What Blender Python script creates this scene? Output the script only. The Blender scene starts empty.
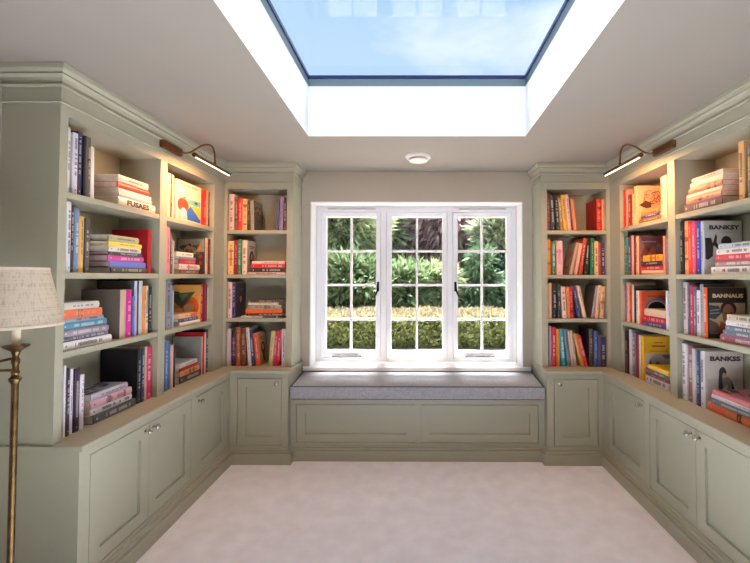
import bpy, bmesh, math, random
from mathutils import Vector, Matrix
import numpy as np

# ------------------------------------------------------------------ camera, sky, sun, exposure
scene = bpy.context.scene
col = scene.collection
random.seed(7)
rng = np.random.default_rng(7)
PI = math.pi

def s2l(c):
    c = c / 255.0
    return c / 12.92 if c <= 0.04045 else ((c + 0.055) / 1.055) ** 2.4

def rgb(c):
    return (s2l(c[0]), s2l(c[1]), s2l(c[2]), 1.0)

cam_data = bpy.data.cameras.new('camera')
cam = bpy.data.objects.new('camera', cam_data)
col.objects.link(cam)
F, CX, CY = 411.6, 413.94, 266.2
PITCH, YAW, ROLL, EYE = 0.0260, 0.0033, 0.0015, 1.4617
Rz = Matrix(((math.cos(YAW), math.sin(YAW), 0), (-math.sin(YAW), math.cos(YAW), 0), (0, 0, 1)))
Rx = Matrix(((1, 0, 0), (0, math.cos(PITCH), math.sin(PITCH)), (0, -math.sin(PITCH), math.cos(PITCH))))
Rr = Matrix(((math.cos(ROLL), 0, math.sin(ROLL)), (0, 1, 0), (-math.sin(ROLL), 0, math.cos(ROLL))))
Rw = Rr @ Rx @ Rz                      # rows: right, forward, up
right, fwd, up = Rw[0], Rw[1], Rw[2]
cam.matrix_world = Matrix(((right[0], up[0], -fwd[0], 0), (right[1], up[1], -fwd[1], 0),
                           (right[2], up[2], -fwd[2], EYE), (0, 0, 0, 1)))
cam_data.sensor_width = 36
cam_data.lens = F / 750 * 36
cam_data.shift_x = (375 - CX) / 750
cam_data.shift_y = (CY - 281.5) / 750
cam_data.clip_start = 0.05
cam_data.clip_end = 300
scene.camera = cam

vs = scene.view_settings
vs.view_transform = 'Standard'
vs.look = 'None'
vs.gamma = 1
vs.use_curve_mapping = False
vs.exposure = EXPOSURE = 0.45
SKY = 0.84
SUN = 42.0
LAMP = 9.5

world = bpy.data.worlds.new('sky')
scene.world = world
world.use_nodes = True
wn, wl = world.node_tree.nodes, world.node_tree.links
wn.clear()
tc = wn.new('ShaderNodeTexCoord')
sep = wn.new('ShaderNodeSeparateXYZ')
wl.new(tc.outputs['Generated'], sep.inputs[0])
grad = wn.new('ShaderNodeValToRGB')
grad.color_ramp.elements[0].position = 0.0
grad.color_ramp.elements[0].color = rgb((228, 233, 238))
grad.color_ramp.elements[1].position = 1.0
grad.color_ramp.elements[1].color = rgb((140, 186, 232))
e = grad.color_ramp.elements.new(0.45)
e.color = rgb((196, 220, 242))
wl.new(sep.outputs['Z'], grad.inputs[0])
mp = wn.new('ShaderNodeMapping')
mp.inputs['Scale'].default_value = (1.0, 1.0, 2.4)
mp.inputs['Location'].default_value = (0.35, 0.2, 0.1)
wl.new(tc.outputs['Generated'], mp.inputs[0])
cn = wn.new('ShaderNodeTexNoise')
cn.inputs['Scale'].default_value = 2.6
cn.inputs['Detail'].default_value = 6
cn.inputs['Roughness'].default_value = 0.55
wl.new(mp.outputs[0], cn.inputs['Vector'])
cr = wn.new('ShaderNodeValToRGB')
cr.color_ramp.elements[0].position = 0.52
cr.color_ramp.elements[0].color = (0, 0, 0, 1)
cr.color_ramp.elements[1].position = 0.70
cr.color_ramp.elements[1].color = (0.8, 0.8, 0.8, 1)
wl.new(cn.outputs['Fac'], cr.inputs[0])
cm = wn.new('ShaderNodeMix')
cm.data_type = 'RGBA'
wl.new(cr.outputs[0], cm.inputs['Factor'])
wl.new(grad.outputs[0], cm.inputs[6])
cm.inputs[7].default_value = (1.0, 1.02, 1.05, 1)
bg = wn.new('ShaderNodeBackground')
bg.inputs['Strength'].default_value = SKY
wl.new(cm.outputs[2], bg.inputs['Color'])
wo = wn.new('ShaderNodeOutputWorld')
wl.new(bg.outputs[0], wo.inputs[0])

sd = bpy.data.lights.new('sun', 'SUN')
sd.energy = SUN
sd.color = (1.0, 0.985, 0.985)
sd.angle = math.radians(18)
sun = bpy.data.objects.new('sun', sd)
col.objects.link(sun)
sun.rotation_euler = Vector((0.0, -0.350, -0.937)).to_track_quat('-Z', 'Y').to_euler()

# ------------------------------------------------------------------ room measurements (metres)
XL, XR, YW, YB = -1.845, 1.8675, 3.65, -5.5
ZC = 2.40
U, V, B = -1.5785, 1.601, 3.3835          # faces of the upper bookcases: left, right, window wall
DU = 0.2665
TL, TR, TB = -1.44, 1.4625, 3.245         # worktop front edges
FL, FR, FB = -1.46, 1.4825, 3.265         # faces of the base cupboards
YN = 1.81                                 # near end of both side runs
XA, XA2 = -0.986, 1.024                   # worktop ends at the window seat
XB, XB2 = -1.010, 1.037                   # bookcase ends beside the window
ZT = 0.724
Z1, Z2, Z3, ZO = 1.8466, 1.4794, 1.1207, 2.188
SEATY = 3.33

# ------------------------------------------------------------------ materials
_m = {}
def mat(name, c, rough=0.6, metal=0.0, noise=0.0, nscale=20, bump=0.0, bscale=200, spec=None, sheen=0.0, coat=0.0, emis=None, estr=0.0, stretch=None):
    if name in _m:
        return _m[name]
    m = bpy.data.materials.new(name)
    m.use_nodes = True
    nt = m.node_tree
    b = nt.nodes['Principled BSDF']
    b.inputs['Base Color'].default_value = rgb(c)
    b.inputs['Roughness'].default_value = rough
    b.inputs['Metallic'].default_value = metal
    if spec is not None:
        b.inputs['Specular IOR Level'].default_value = spec
    if sheen:
        b.inputs['Sheen Weight'].default_value = sheen
    if coat:
        b.inputs['Coat Weight'].default_value = coat
        b.inputs['Coat Roughness'].default_value = 0.15
    if emis:
        b.inputs['Emission Color'].default_value = emis + (1,)
        b.inputs['Emission Strength'].default_value = estr
    if noise or bump:
        t = nt.nodes.new('ShaderNodeTexCoord')
        vec = t.outputs['Object']
        if stretch:
            q = nt.nodes.new('ShaderNodeMapping')
            q.inputs['Scale'].default_value = stretch
            nt.links.new(vec, q.inputs[0])
            vec = q.outputs[0]
    if noise:
        n = nt.nodes.new('ShaderNodeTexNoise')
        n.inputs['Scale'].default_value = nscale
        n.inputs['Detail'].default_value = 5
        nt.links.new(vec, n.inputs['Vector'])
        r = nt.nodes.new('ShaderNodeValToRGB')
        k = rgb(c)
        r.color_ramp.elements[0].position = 0.3
        r.color_ramp.elements[1].position = 0.7
        r.color_ramp.elements[0].color = tuple(max(0, v * (1 - noise)) for v in k[:3]) + (1,)
        r.color_ramp.elements[1].color = tuple(min(1, v * (1 + noise)) for v in k[:3]) + (1,)
        nt.links.new(n.outputs['Fac'], r.inputs[0])
        nt.links.new(r.outputs[0], b.inputs['Base Color'])
    if bump:
        n2 = nt.nodes.new('ShaderNodeTexNoise')
        n2.inputs['Scale'].default_value = bscale
        n2.inputs['Detail'].default_value = 3
        nt.links.new(vec, n2.inputs['Vector'])
        bp = nt.nodes.new('ShaderNodeBump')
        bp.inputs['Strength'].default_value = bump
        bp.inputs['Distance'].default_value = 0.004
        nt.links.new(n2.outputs['Fac'], bp.inputs['Height'])
        nt.links.new(bp.outputs[0], b.inputs['Normal'])
    _m[name] = m
    return m

SAGE = mat('sage_paint', (166, 164, 143), 0.42, noise=0.015, nscale=3, bump=0.03, bscale=60)
WALL = mat('wall_paint', (180, 168, 150), 0.85, noise=0.01, nscale=2, bump=0.05, bscale=120)
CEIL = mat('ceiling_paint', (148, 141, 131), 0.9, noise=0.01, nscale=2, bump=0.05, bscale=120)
WHITE = mat('white_plaster', (244, 243, 243), 0.7, bump=0.02, bscale=90)
UPVC = mat('white_window_paint', (240, 239, 242), 0.35, noise=0.005, nscale=4)
SILLM = mat('sill_gloss_white', (246, 245, 244), 0.4, noise=0.004, nscale=4)
CARPET = mat('carpet', (242, 240, 247), 0.95, noise=0.06, nscale=9, bump=0.6, bscale=420, sheen=0.3)
SLATEF = mat('grey_skylight_frame', (112, 128, 134), 0.35, metal=0.2, noise=0.02, nscale=8)
CUSH = mat('grey_weave', (160, 160, 166), 0.95, noise=0.22, nscale=120, bump=0.8, bscale=500, sheen=0.2, stretch=(1, 1, 1))
PIPE = mat('dark_piping', (92, 92, 98), 0.9, noise=0.1, nscale=200)
CHROME = mat('polished_nickel', (190, 184, 180), 0.22, metal=1.0, bump=0.01, bscale=30)
BLACKI = mat('black_iron', (24, 23, 24), 0.45, metal=0.6, bump=0.1, bscale=120)
BRASS = mat('aged_brass', (104, 82, 54), 0.42, metal=1.0, noise=0.35, nscale=28, bump=0.05, bscale=90)
BRONZE = mat('copper_bronze', (128, 88, 58), 0.35, metal=0.9, noise=0.15, nscale=40)
CANDLE = mat('cream_candle_tube', (226, 212, 182), 0.6, noise=0.02, nscale=20)
PAGE = mat('page_block', (214, 200, 178), 0.9, noise=0.10, nscale=40, stretch=(60, 1, 1))
DETECT = mat('detector_plastic', (226, 222, 216), 0.5, noise=0.01, nscale=20)
DETECT2 = mat('detector_grille', (150, 140, 130), 0.6, noise=0.01, nscale=20)
BARK = mat('bark', (96, 74, 58), 0.9, noise=0.3, nscale=12, bump=0.8, bscale=20)
SOIL = mat('gravel', (150, 138, 126), 0.95, noise=0.25, nscale=5, bump=0.6, bscale=30)
GRASS = mat('lawn', (104, 122, 72), 0.95, noise=0.25, nscale=8, bump=0.6, bscale=60)
OVERHANGM = mat('sun_overhang_render', (206, 198, 186), 0.9, noise=0.04, nscale=5)

def shade_mat():
    m = bpy.data.materials.new('linen_shade'); m.use_nodes = True
    nt = m.node_tree; b = nt.nodes['Principled BSDF']
    b.inputs['Roughness'].default_value = 0.95
    t = nt.nodes.new('ShaderNodeTexCoord')
    rs = []
    for sc_ in ((3, 3, 160), (90, 90, 3)):
        q = nt.nodes.new('ShaderNodeMapping'); q.inputs['Scale'].default_value = sc_
        nt.links.new(t.outputs['Object'], q.inputs[0])
        n = nt.nodes.new('ShaderNodeTexNoise'); n.inputs['Scale'].default_value = 2.0; n.inputs['Detail'].default_value = 4
        nt.links.new(q.outputs[0], n.inputs['Vector']); rs.append(n)
    a = nt.nodes.new('ShaderNodeMath'); a.operation = 'ADD'
    nt.links.new(rs[0].outputs['Fac'], a.inputs[0]); nt.links.new(rs[1].outputs['Fac'], a.inputs[1])
    r = nt.nodes.new('ShaderNodeValToRGB')
    r.color_ramp.elements[0].position = 0.75; r.color_ramp.elements[0].color = rgb((176, 158, 136))
    r.color_ramp.elements[1].position = 1.25; r.color_ramp.elements[1].color = rgb((204, 187, 163))
    nt.links.new(a.outputs[0], r.inputs[0]); nt.links.new(r.outputs[0], b.inputs['Base Color'])
    return m
LINEN = shade_mat()

def glass_mat(name, tint, refl=1.0):
    m = bpy.data.materials.new(name); m.use_nodes = True
    nt = m.node_tree; nt.nodes.clear()
    tr = nt.nodes.new('ShaderNodeBsdfTransparent'); tr.inputs[0].default_value = tint + (1,)
    gl = nt.nodes.new('ShaderNodeBsdfGlossy'); gl.inputs['Roughness'].default_value = 0.0
    fr = nt.nodes.new('ShaderNodeFresnel'); fr.inputs['IOR'].default_value = 1.45
    mul = nt.nodes.new('ShaderNodeMath'); mul.operation = 'MULTIPLY'; mul.inputs[1].default_value = refl
    mx = nt.nodes.new('ShaderNodeMixShader'); o = nt.nodes.new('ShaderNodeOutputMaterial')
    ge = nt.nodes.new('ShaderNodeNewGeometry'); sb = nt.nodes.new('ShaderNodeMath'); sb.operation = 'SUBTRACT'; sb.inputs[0].default_value = 1.0
    m2 = nt.nodes.new('ShaderNodeMath'); m2.operation = 'MULTIPLY'
    nt.links.new(ge.outputs['Backfacing'], sb.inputs[1]); nt.links.new(fr.outputs[0], m2.inputs[0]); nt.links.new(sb.outputs[0], m2.inputs[1])
    nt.links.new(m2.outputs[0], mul.inputs[0]); nt.links.new(mul.outputs[0], mx.inputs[0])
    nt.links.new(tr.outputs[0], mx.inputs[1]); nt.links.new(gl.outputs[0], mx.inputs[2])
    nt.links.new(mx.outputs[0], o.inputs[0])
    return m
GLASS = glass_mat('window_glass', (0.97, 0.985, 0.98))
SKYGLASS = glass_mat('skylight_glass', (0.93, 0.97, 1.0), 0.55)

def leaf_mat(name, c, var=0.35):
    m = bpy.data.materials.new(name); m.use_nodes = True
    nt = m.node_tree; nt.nodes.clear()
    g = nt.nodes.new('ShaderNodeNewGeometry')
    r = nt.nodes.new('ShaderNodeValToRGB'); k = rgb(c)
    r.color_ramp.elements[0].color = tuple(v * (1 - var) for v in k[:3]) + (1,)
    r.color_ramp.elements[1].color = tuple(min(1, v * (1 + var * 1.3)) for v in k[:3]) + (1,)
    nt.links.new(g.outputs['Random Per Island'], r.inputs[0])
    d = nt.nodes.new('ShaderNodeBsdfDiffuse'); t = nt.nodes.new('ShaderNodeBsdfTranslucent')
    mx = nt.nodes.new('ShaderNodeMixShader'); mx.inputs[0].default_value = 0.18
    o = nt.nodes.new('ShaderNodeOutputMaterial')
    nt.links.new(r.outputs[0], d.inputs[0]); nt.links.new(r.outputs[0], t.inputs[0])
    nt.links.new(d.outputs[0], mx.inputs[1]); nt.links.new(t.outputs[0], mx.inputs[2])
    nt.links.new(mx.outputs[0], o.inputs[0])
    return m

def bmat(c, rough=0.45):
    c = tuple(int(v) for v in c)
    return mat('book_%02x%02x%02x' % c, c, rough, noise=0.04, nscale=25)

# ------------------------------------------------------------------ mesh building
class MB:
    def __init__(s):
        s.v, s.f, s.mi, s.mats = [], [], [], []
    def m(s, material):
        if material not in s.mats:
            s.mats.append(material)
        return s.mats.index(material)
    def add(s, vs_, fs, material):
        k = len(s.v); i = s.m(material)
        s.v += [tuple(q) for q in vs_]
        for f in fs:
            s.f.append([a + k for a in f]); s.mi.append(i)
        return s
    def box(s, x0, y0, z0, x1, y1, z1, material):
        return s.add([(x0, y0, z0), (x1, y0, z0), (x1, y1, z0), (x0, y1, z0), (x0, y0, z1), (x1, y0, z1), (x1, y1, z1), (x0, y1, z1)],
                     [(0, 3, 2, 1), (4, 5, 6, 7), (0, 1, 5, 4), (1, 2, 6, 5), (2, 3, 7, 6), (3, 0, 4, 7)], material)
    def cbox(s, x0, y0, z0, x1, y1, z1, material, c=0.002):
        # box with chamfered edges
        vs_ = []; idx = {}
        for i, x in enumerate((x0, x1)):
            for j, y in enumerate((y0, y1)):
                for k, z in enumerate((z0, z1)):
                    sx, sy, sz = (1, -1)[i], (1, -1)[j], (1, -1)[k]
                    idx[i, j, k, 'x'] = len(vs_); vs_.append((x, y + sy * c, z + sz * c))
                    idx[i, j, k, 'y'] = len(vs_); vs_.append((x + sx * c, y, z + sz * c))
                    idx[i, j, k, 'z'] = len(vs_); vs_.append((x + sx * c, y + sy * c, z))
        I = lambda i, j, k, a: idx[i, j, k, a]
        fs = []
        for i in (0, 1):
            q = [I(i, 0, 0, 'x'), I(i, 1, 0, 'x'), I(i, 1, 1, 'x'), I(i, 0, 1, 'x')]; fs.append(q if i else q[::-1])
            q = [I(0, i, 0, 'y'), I(0, i, 1, 'y'), I(1, i, 1, 'y'), I(1, i, 0, 'y')]; fs.append(q if i else q[::-1])
            q = [I(0, 0, i, 'z'), I(1, 0, i, 'z'), I(1, 1, i, 'z'), I(0, 1, i, 'z')]; fs.append(q if i else q[::-1])
        for a in (0, 1):
            for b in (0, 1):
                fs.append([I(a, b, 0, 'x'), I(a, b, 1, 'x'), I(a, b, 1, 'y'), I(a, b, 0, 'y')])
                fs.append([I(a, 0, b, 'x'), I(a, 1, b, 'x'), I(a, 1, b, 'z'), I(a, 0, b, 'z')])
                fs.append([I(0, a, b, 'y'), I(1, a, b, 'y'), I(1, a, b, 'z'), I(0, a, b, 'z')])
                for c_ in (0, 1):
                    fs.append([I(a, b, c_, 'x'), I(a, b, c_, 'y'), I(a, b, c_, 'z')])
        return s.add(vs_, fs, material)
    def prism(s, poly, z0, z1, material):
        n = len(poly)
        return s.add([(x, y, z0) for x, y in poly] + [(x, y, z1) for x, y in poly],
                     [list(range(n))[::-1], list(range(n, 2 * n))] + [(i, (i + 1) % n, n + (i + 1) % n, n + i) for i in range(n)], material)
    def tube(s, pts, r, material, n=10, radii=None):
        pts = [Vector(p) for p in pts]
        rings = []
        t0 = (pts[1] - pts[0]).normalized()
        a = Vector((0, 0, 1)) if abs(t0.z) < 0.9 else Vector((1, 0, 0))
        nrm = t0.cross(a).normalized()
        vs_ = []
        for i, p in enumerate(pts):
            t = (pts[min(i + 1, len(pts) - 1)] - pts[max(i - 1, 0)]).normalized()
            nrm = (nrm - t * nrm.dot(t)).normalized()
            bn = t.cross(nrm)
            rr = radii[i] if radii else r
            for k in range(n):
                an = 2 * PI * k / n
                vs_.append(p + nrm * rr * math.cos(an) + bn * rr * math.sin(an))
        fs = []
        for i in range(len(pts) - 1):
            for k in range(n):
                fs.append((i * n + k, i * n + (k + 1) % n, (i + 1) * n + (k + 1) % n, (i + 1) * n + k))
        fs.append(list(range(n))[::-1]); fs.append([(len(pts) - 1) * n + k for k in range(n)])
        return s.add(vs_, fs, material)
    def lathe(s, prof, c, material, n=24, axis='z', cap=True):
        vs_ = []
        for r, h in prof:
            for k in range(n):
                an = 2 * PI * k / n
                a, b = r * math.cos(an), r * math.sin(an)
                vs_.append((c[0] + a, c[1] + b, c[2] + h) if axis == 'z' else (c[0] + a, c[1] - h, c[2] + b))
        fs = []
        for i in range(len(prof) - 1):
            for k in range(n):
                fs.append((i * n + k, i * n + (k + 1) % n, (i + 1) * n + (k + 1) % n, (i + 1) * n + k))
        if cap:
            fs.append(list(range(n))[::-1]); fs.append([(len(prof) - 1) * n + k for k in range(n)])
        return s.add(vs_, fs, material)
    def build(s, name, parent=None, smooth=False, bevel=0.0):
        me = bpy.data.meshes.new(name)
        me.from_pydata(s.v, [], s.f)
        for q in s.mats:
            me.materials.append(q)
        me.polygons.foreach_set('material_index', s.mi)
        bm = bmesh.new(); bm.from_mesh(me)
        bmesh.ops.recalc_face_normals(bm, faces=bm.faces)
        if bevel:
            bmesh.ops.bevel(bm, geom=[q for q in bm.edges if len(q.link_faces) == 2 and q.calc_face_angle(0) > 0.5], offset=bevel, segments=2, affect='EDGES', profile=0.5)
        bm.to_mesh(me); bm.free()
        if smooth:
            me.polygons.foreach_set('use_smooth', [True] * len(me.polygons))
            me.set_sharp_from_angle(angle=math.radians(38))
        me.update()
        o = bpy.data.objects.new(name, me)
        col.objects.link(o)
        if parent is not None:
            o.parent = parent
        return o

def thing(name, label, cat, loc=(0, 0, 0), rotz=0.0, group=None):
    o = bpy.data.objects.new(name, None)
    col.objects.link(o)
    o.empty_display_size = 0.05
    o.location = loc
    o.rotation_euler = (0, 0, rotz)
    o['label'] = label
    o['category'] = cat
    if group:
        o['group'] = group
    return o

def tag(o, label, cat, group=None):
    o['label'] = label; o['category'] = cat
    if group:
        o['group'] = group
    return o

def struct(o):
    o['kind'] = 'structure'
    return o

def sub(o, parent):
    o.parent = parent
    return o

def inv_of(loc, rotz):
    return (Matrix.Translation(loc) @ Matrix.Rotation(rotz, 4, 'Z')).inverted()

def sweep(prof, path, side, material, M=None):
    """mitred moulding; prof = (out, z); path in world xy; side +1 = outwards to the right of travel. Returns one MB per straight length."""
    P = [Vector((x, y)) for x, y in path]
    res = []
    def nrm(a, b):
        d = (b - a).normalized()
        return Vector((d.y, -d.x)) * side
    for i in range(len(P) - 1):
        n0 = nrm(P[i], P[i + 1])
        ends = []
        for j, q in ((i, i - 1), (i + 1, i + 1)):
            if 0 <= q < len(P) - 1:
                n1 = nrm(P[q], P[q + 1])
                mit = (n0 + n1) / (1 + n0.dot(n1))
            else:
                mit = n0
            ends.append([(P[j].x + mit.x * o, P[j].y + mit.y * o, z) for o, z in prof])
        n = len(prof)
        vs_ = [Vector(v) for v in ends[0] + ends[1]]
        if M is not None:
            vs_ = [M @ v for v in vs_]
        mb = MB()
        mb.add(vs_, [(k, (k + 1) % n, n + (k + 1) % n, n + k) for k in range(n)] + [list(range(n)), list(range(n, 2 * n))[::-1]], material)
        res.append(mb)
    return res

# ------------------------------------------------------------------ room shell
WX0, WX1, WZ0, WZ1 = -0.932, 0.950, 0.655, 2.130     # window opening in the wall
WY = 3.86                                            # window plane
SK = (-0.7145, 0.732, 1.0, 2.7103)                  # skylight opening
struct(MB().box(XL - .2, YB - .2, -.12, XR + .2, YW + .3, 0, CARPET).build('floor'))
struct(MB().box(XL - .2, YB, 0, XL, YW + .3, ZC + .33, WALL).build('wall_left'))
struct(MB().box(XR, YB, 0, XR + .2, YW + .3, ZC + .33, WALL).build('wall_right'))
w = MB()
w.box(XL, YW, 0, WX0, YW + .3, ZC + .33, WALL); w.box(WX1, YW, 0, XR, YW + .3, ZC + .33, WALL)
w.box(WX0, YW, 0, WX1, YW + .3, WZ0, WALL); w.box(WX0, YW, WZ1, WX1, YW + .3, ZC + .33, WALL)
struct(w.build('wall_back'))
c = MB()
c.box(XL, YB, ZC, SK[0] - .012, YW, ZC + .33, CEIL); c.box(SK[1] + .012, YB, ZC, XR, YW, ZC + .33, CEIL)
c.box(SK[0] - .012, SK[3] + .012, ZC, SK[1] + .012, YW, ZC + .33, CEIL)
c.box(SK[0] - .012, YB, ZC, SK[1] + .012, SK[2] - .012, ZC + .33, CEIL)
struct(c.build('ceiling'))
# white plaster lining of the skylight well
w = MB()
HEX = [(0, 3, 2, 1), (4, 5, 6, 7), (0, 1, 5, 4), (1, 2, 6, 5), (2, 3, 7, 6), (3, 0, 4, 7)]
for xi, o_, tp in ((SK[0], -.012, .038), (SK[1], .012, -.032)):     # the plaster cheeks flare a little towards the ceiling at their near ends
    w.add([(xi + o_, SK[2] - .012, ZC - .001), (xi + tp, SK[2] - .012, ZC - .001), (xi, SK[3] + .012, ZC - .001), (xi + o_, SK[3] + .012, ZC - .001),
           (xi + o_, SK[2] - .012, ZC + .3315), (xi, SK[2] - .012, ZC + .3315), (xi, SK[3] + .012, ZC + .3315), (xi + o_, SK[3] + .012, ZC + .3315)], HEX, WHITE)
    w.m(CEIL); w.mi[-6] = w.m(CEIL)
w.box(SK[0], SK[3], ZC - .001, SK[1], SK[3] + .012, ZC + .3315, WHITE)
w.box(SK[0], SK[2] - .012, ZC - .001, SK[1], SK[2], ZC + .3315, WHITE)
struct(w.build('trim_1'))
# the room runs on behind the viewer and ends in a plain wall
struct(MB().box(XL - .2, YB - .2, 0, XR + .2, YB, ZC + .33, WALL).build('wall_front'))

# skylight: grey frame and glass
sk = thing('window_2', '', '', (SK[0], SK[2], ZC + .332))
del sk['label']; del sk['category']; sk['kind'] = 'structure'
lx, ly = SK[1] - SK[0], SK[3] - SK[2]
t = .06
for nm, a in (('frame_rail', (-t, ly, lx + t, ly + t)), ('frame_rail', (-t, -t, lx + t, 0)), ('frame_side', (-t, 0, 0, ly)), ('frame_side', (lx, 0, lx + t, ly))):
    MB().box(a[0], a[1], 0, a[2], a[3], .068, SLATEF).build(nm, sk)
MB().box(-t + .01, -t + .01, .0695, lx + t - .01, ly + t - .01, .0825, SKYGLASS).build('pane', sk)
EDGEB = mat('dark_blue_glass_edge', (30, 42, 92), 0.25, noise=0.02, nscale=10)
w = MB()
w.box(0, ly - .012, .050, lx, ly, .068, EDGEB); w.box(0, 0, .050, .010, ly - .012, .068, EDGEB); w.box(lx - .010, 0, .050, lx, ly - .012, .068, EDGEB)
w.build('gasket', sk)

# white lined window reveal and sill board
w = MB()
w.box(WX0 - .001, YW - .0015, WZ0, WX0 + .010, WY - .03, WZ1, WHITE)
w.box(WX1 - .010, YW - .0015, WZ0, WX1 + .001, WY - .03, WZ1, WHITE)
w.box(WX0 + .010, YW - .0015, WZ1 - .010, WX1 - .010, WY - .03, WZ1 + .001, WHITE)
struct(w.build('trim_2'))
SZ = .672
w = MB()
w.cbox(WX0 + .0105, YW, SZ - .035, WX1 - .0105, WY - .03, SZ, SILLM, .001)
w.cbox(WX0 - .055, YW - .030, SZ - .035, WX1 + .062, YW - .0005, SZ, SILLM, .004)
struct(w.build('trim_3'))

# ------------------------------------------------------------------ window
def px2(px, py, Y):
    return (px - 413.2) / F * Y, EYE + (276.6 - py) / F * Y
win = thing('window_1', '', '', (0, WY, 0))
del win['label']; del win['category']; win['kind'] = 'structure'
fx0, fx1, fz0, fz1 = WX0 + .011, WX1 - .011, SZ + .001, WZ1 - .011
cs = [(-0.876, -0.320), (-0.268, 0.298), (0.348, 0.896)]
g = .0
cz0, cz1 = SZ + .040, 2.066
for nm, a in (('frame_side', (fx0, fz0, cs[0][0], fz1)), ('frame_side', (cs[2][1], fz0, fx1, fz1)),
              ('mullion', (cs[0][1], fz0, cs[1][0], fz1)), ('mullion', (cs[1][1], fz0, cs[2][0], fz1))):
    MB().cbox(a[0], -.03, a[1], a[2], .04, a[3], UPVC, .003).build(nm, win)
for k in range(3):
    MB().cbox(cs[k][0], -.03, fz0, cs[k][1], .04, cz0, UPVC, .003).build('frame_rail', win)
    MB().cbox(cs[k][0], -.03, cz1, cs[k][1], .04, fz1, UPVC, .003).build('frame_rail', win)
STEEL = mat('satin_steel', (128, 126, 132), 0.4, metal=0.5, noise=0.02, nscale=30)
VENT = mat('vent_grey', (206, 203, 200), 0.5, noise=0.01, nscale=9)
for k in (0, 2):
    MB().cbox(cs[k][0] + .06, -.042, cz1 + .022, cs[k][1] - .05, -.0302, cz1 + .036, VENT, .003).build('trickle_vent', win)
pane_me = None
for k in range(3):
    x0, x1 = cs[k][0] + .003, cs[k][1] - .003
    z0, z1 = cz0 + .003, cz1 - .003
    st = .043
    ca = MB()
    ca.cbox(x0, -.040, z0, x0 + st, .025, z1, UPVC, .004); ca.cbox(x1 - st, -.040, z0, x1, .025, z1, UPVC, .004)
    ca.cbox(x0 + st - .001, -.040, z0, x1 - st + .001, .025, z0 + st + .012, UPVC, .004); ca.cbox(x0 + st - .001, -.040, z1 - st, x1 - st + .001, .025, z1, UPVC, .004)
    co = ca.build('casement', win)
    gx0, gx1, gz0, gz1 = x0 + st - .001, x1 - st + .001, z0 + st + .011, z1 - st + .001
    xm = (gx0 + gx1) / 2
    bars = MB()
    hz = [gz0 + (gz1 - gz0) * q for q in (.237, .492, .746)]
    MB().cbox(xm - .0105, -.022, gz0, xm + .0105, .012, gz1, UPVC, .004).build('glazing_bar', co)
    for z in hz:
        MB().cbox(gx0, -.0215, z - .0105, gx1, .0115, z + .0105, UPVC, .004).build('glazing_bar', co)
    zs = [gz0] + hz + [gz1]
    for i in range(4):
        for (a, b) in ((gx0, xm), (xm, gx1)):
            MB().box(a, -.004, zs[i], b, .004, zs[i + 1], GLASS).build('pane', co)
    if k != 1:
        s = 1 if k == 0 else -1
        hx = (x1 - .021) if k == 0 else (x0 + .021)
        h = MB()
        hzc = 1.462 - .09
        h.cbox(hx - .010, -.050, hzc - .045, hx + .010, -.0395, hzc + .045, BLACKI, .003)
        pts = [(hx, -.052, hzc + .03), (hx, -.070, hzc + .015), (hx - s * .004, -.078, hzc - .03), (hx - s * .018, -.074, hzc - .07), (hx - s * .034, -.070, hzc - .098),
               (hx - s * .046, -.070, hzc - .104), (hx - s * .050, -.070, hzc - .092), (hx - s * .043, -.070, hzc - .085)]
        h.tube(pts, .006, BLACKI, 8, radii=[.009, .009, .008, .007, .006, .005, .005, .005])
        h.build('handle', co, smooth=True)
        stay = MB()
        sx0 = x0 + .11
        stay.cbox(sx0, -.062, z0 + .010, sx0 + .27, -.048, z0 + .025, STEEL, .002)
        stay.cbox(sx0 + .02, -.0485, z0 + .008, sx0 + .07, -.0395, z0 + .028, STEEL, .002)
        stay.cbox(sx0 + .20, -.0485, z0 + .008, sx0 + .235, -.0395, z0 + .028, STEEL, .002)
        stay.lathe([(.004, 0), (.005, .004), (.005, .01)], (sx0 + .215, -.05, z0 + .02), CHROME, 8, axis='z')
        stay.build('stay', co)

# ------------------------------------------------------------------ joinery
def door(parent, x0, x1, z0, z1, knob):
    t, f = .024, .066
    d = MB()
    d.box(x0, .0008, z0, x0 + f, t, z1, SAGE); d.box(x1 - f, .0008, z0, x1, t, z1, SAGE)
    d.box(x0 + f, .0008, z0, x1 - f, t, z0 + f, SAGE); d.box(x0 + f, .0008, z1 - f, x1 - f, t, z1, SAGE)
    o = d.build('door', parent)
    MB().box(x0 + f - .003, .0155, z0 + f - .003, x1 - f + .003, t - .001, z1 - f + .003, SAGE).build('door_panel', o)
    if knob is not None:
        kx = x0 + .032 if knob == 'l' else x1 - .032
        kz = z1 - .034
        k = MB()
        k.lathe([(.011, -.0008), (.011, .002), (.006, .005), (.0048, .012), (.006, .016), (.012, .019), (.0155, .024), (.0155, .029), (.011, .034), (.004, .0365)], (kx, 0.0, kz), CHROME, 20, axis='y')
        k.build('knob', o, smooth=True)
    return o

def base_unit(root, x0, L, depth, doors, ztop=.70, zd0=.139, zd1=.657, knobless=False):
    """face at local y=0; doors = [(x0, x1, knob)]"""
    MB().box(x0, .0255, 0.0, L, depth, ztop, SAGE).build('carcass', root)
    MB().box(x0, 0, 0.0, L, .022, zd0 - .004, SAGE).build('bottom_rail', root)
    MB().box(x0, 0, zd1 + .004, L, .022, ztop, SAGE).build('top_rail', root)
    xs = [x0] + [v for d in doors for v in d[:2]] + [L]
    for i in range(0, len(xs), 2):
        a = xs[i] + (.004 if i else 0); b = xs[i + 1] - (.004 if i < len(xs) - 2 else 0)
        if b - a > .008:
            MB().box(a, 0, zd0 - .004, b, .022, zd1 + .004, SAGE).build('stile', root)
    for a, b, k in doors:
        door(root, a, b, zd0, zd1, k)

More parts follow.
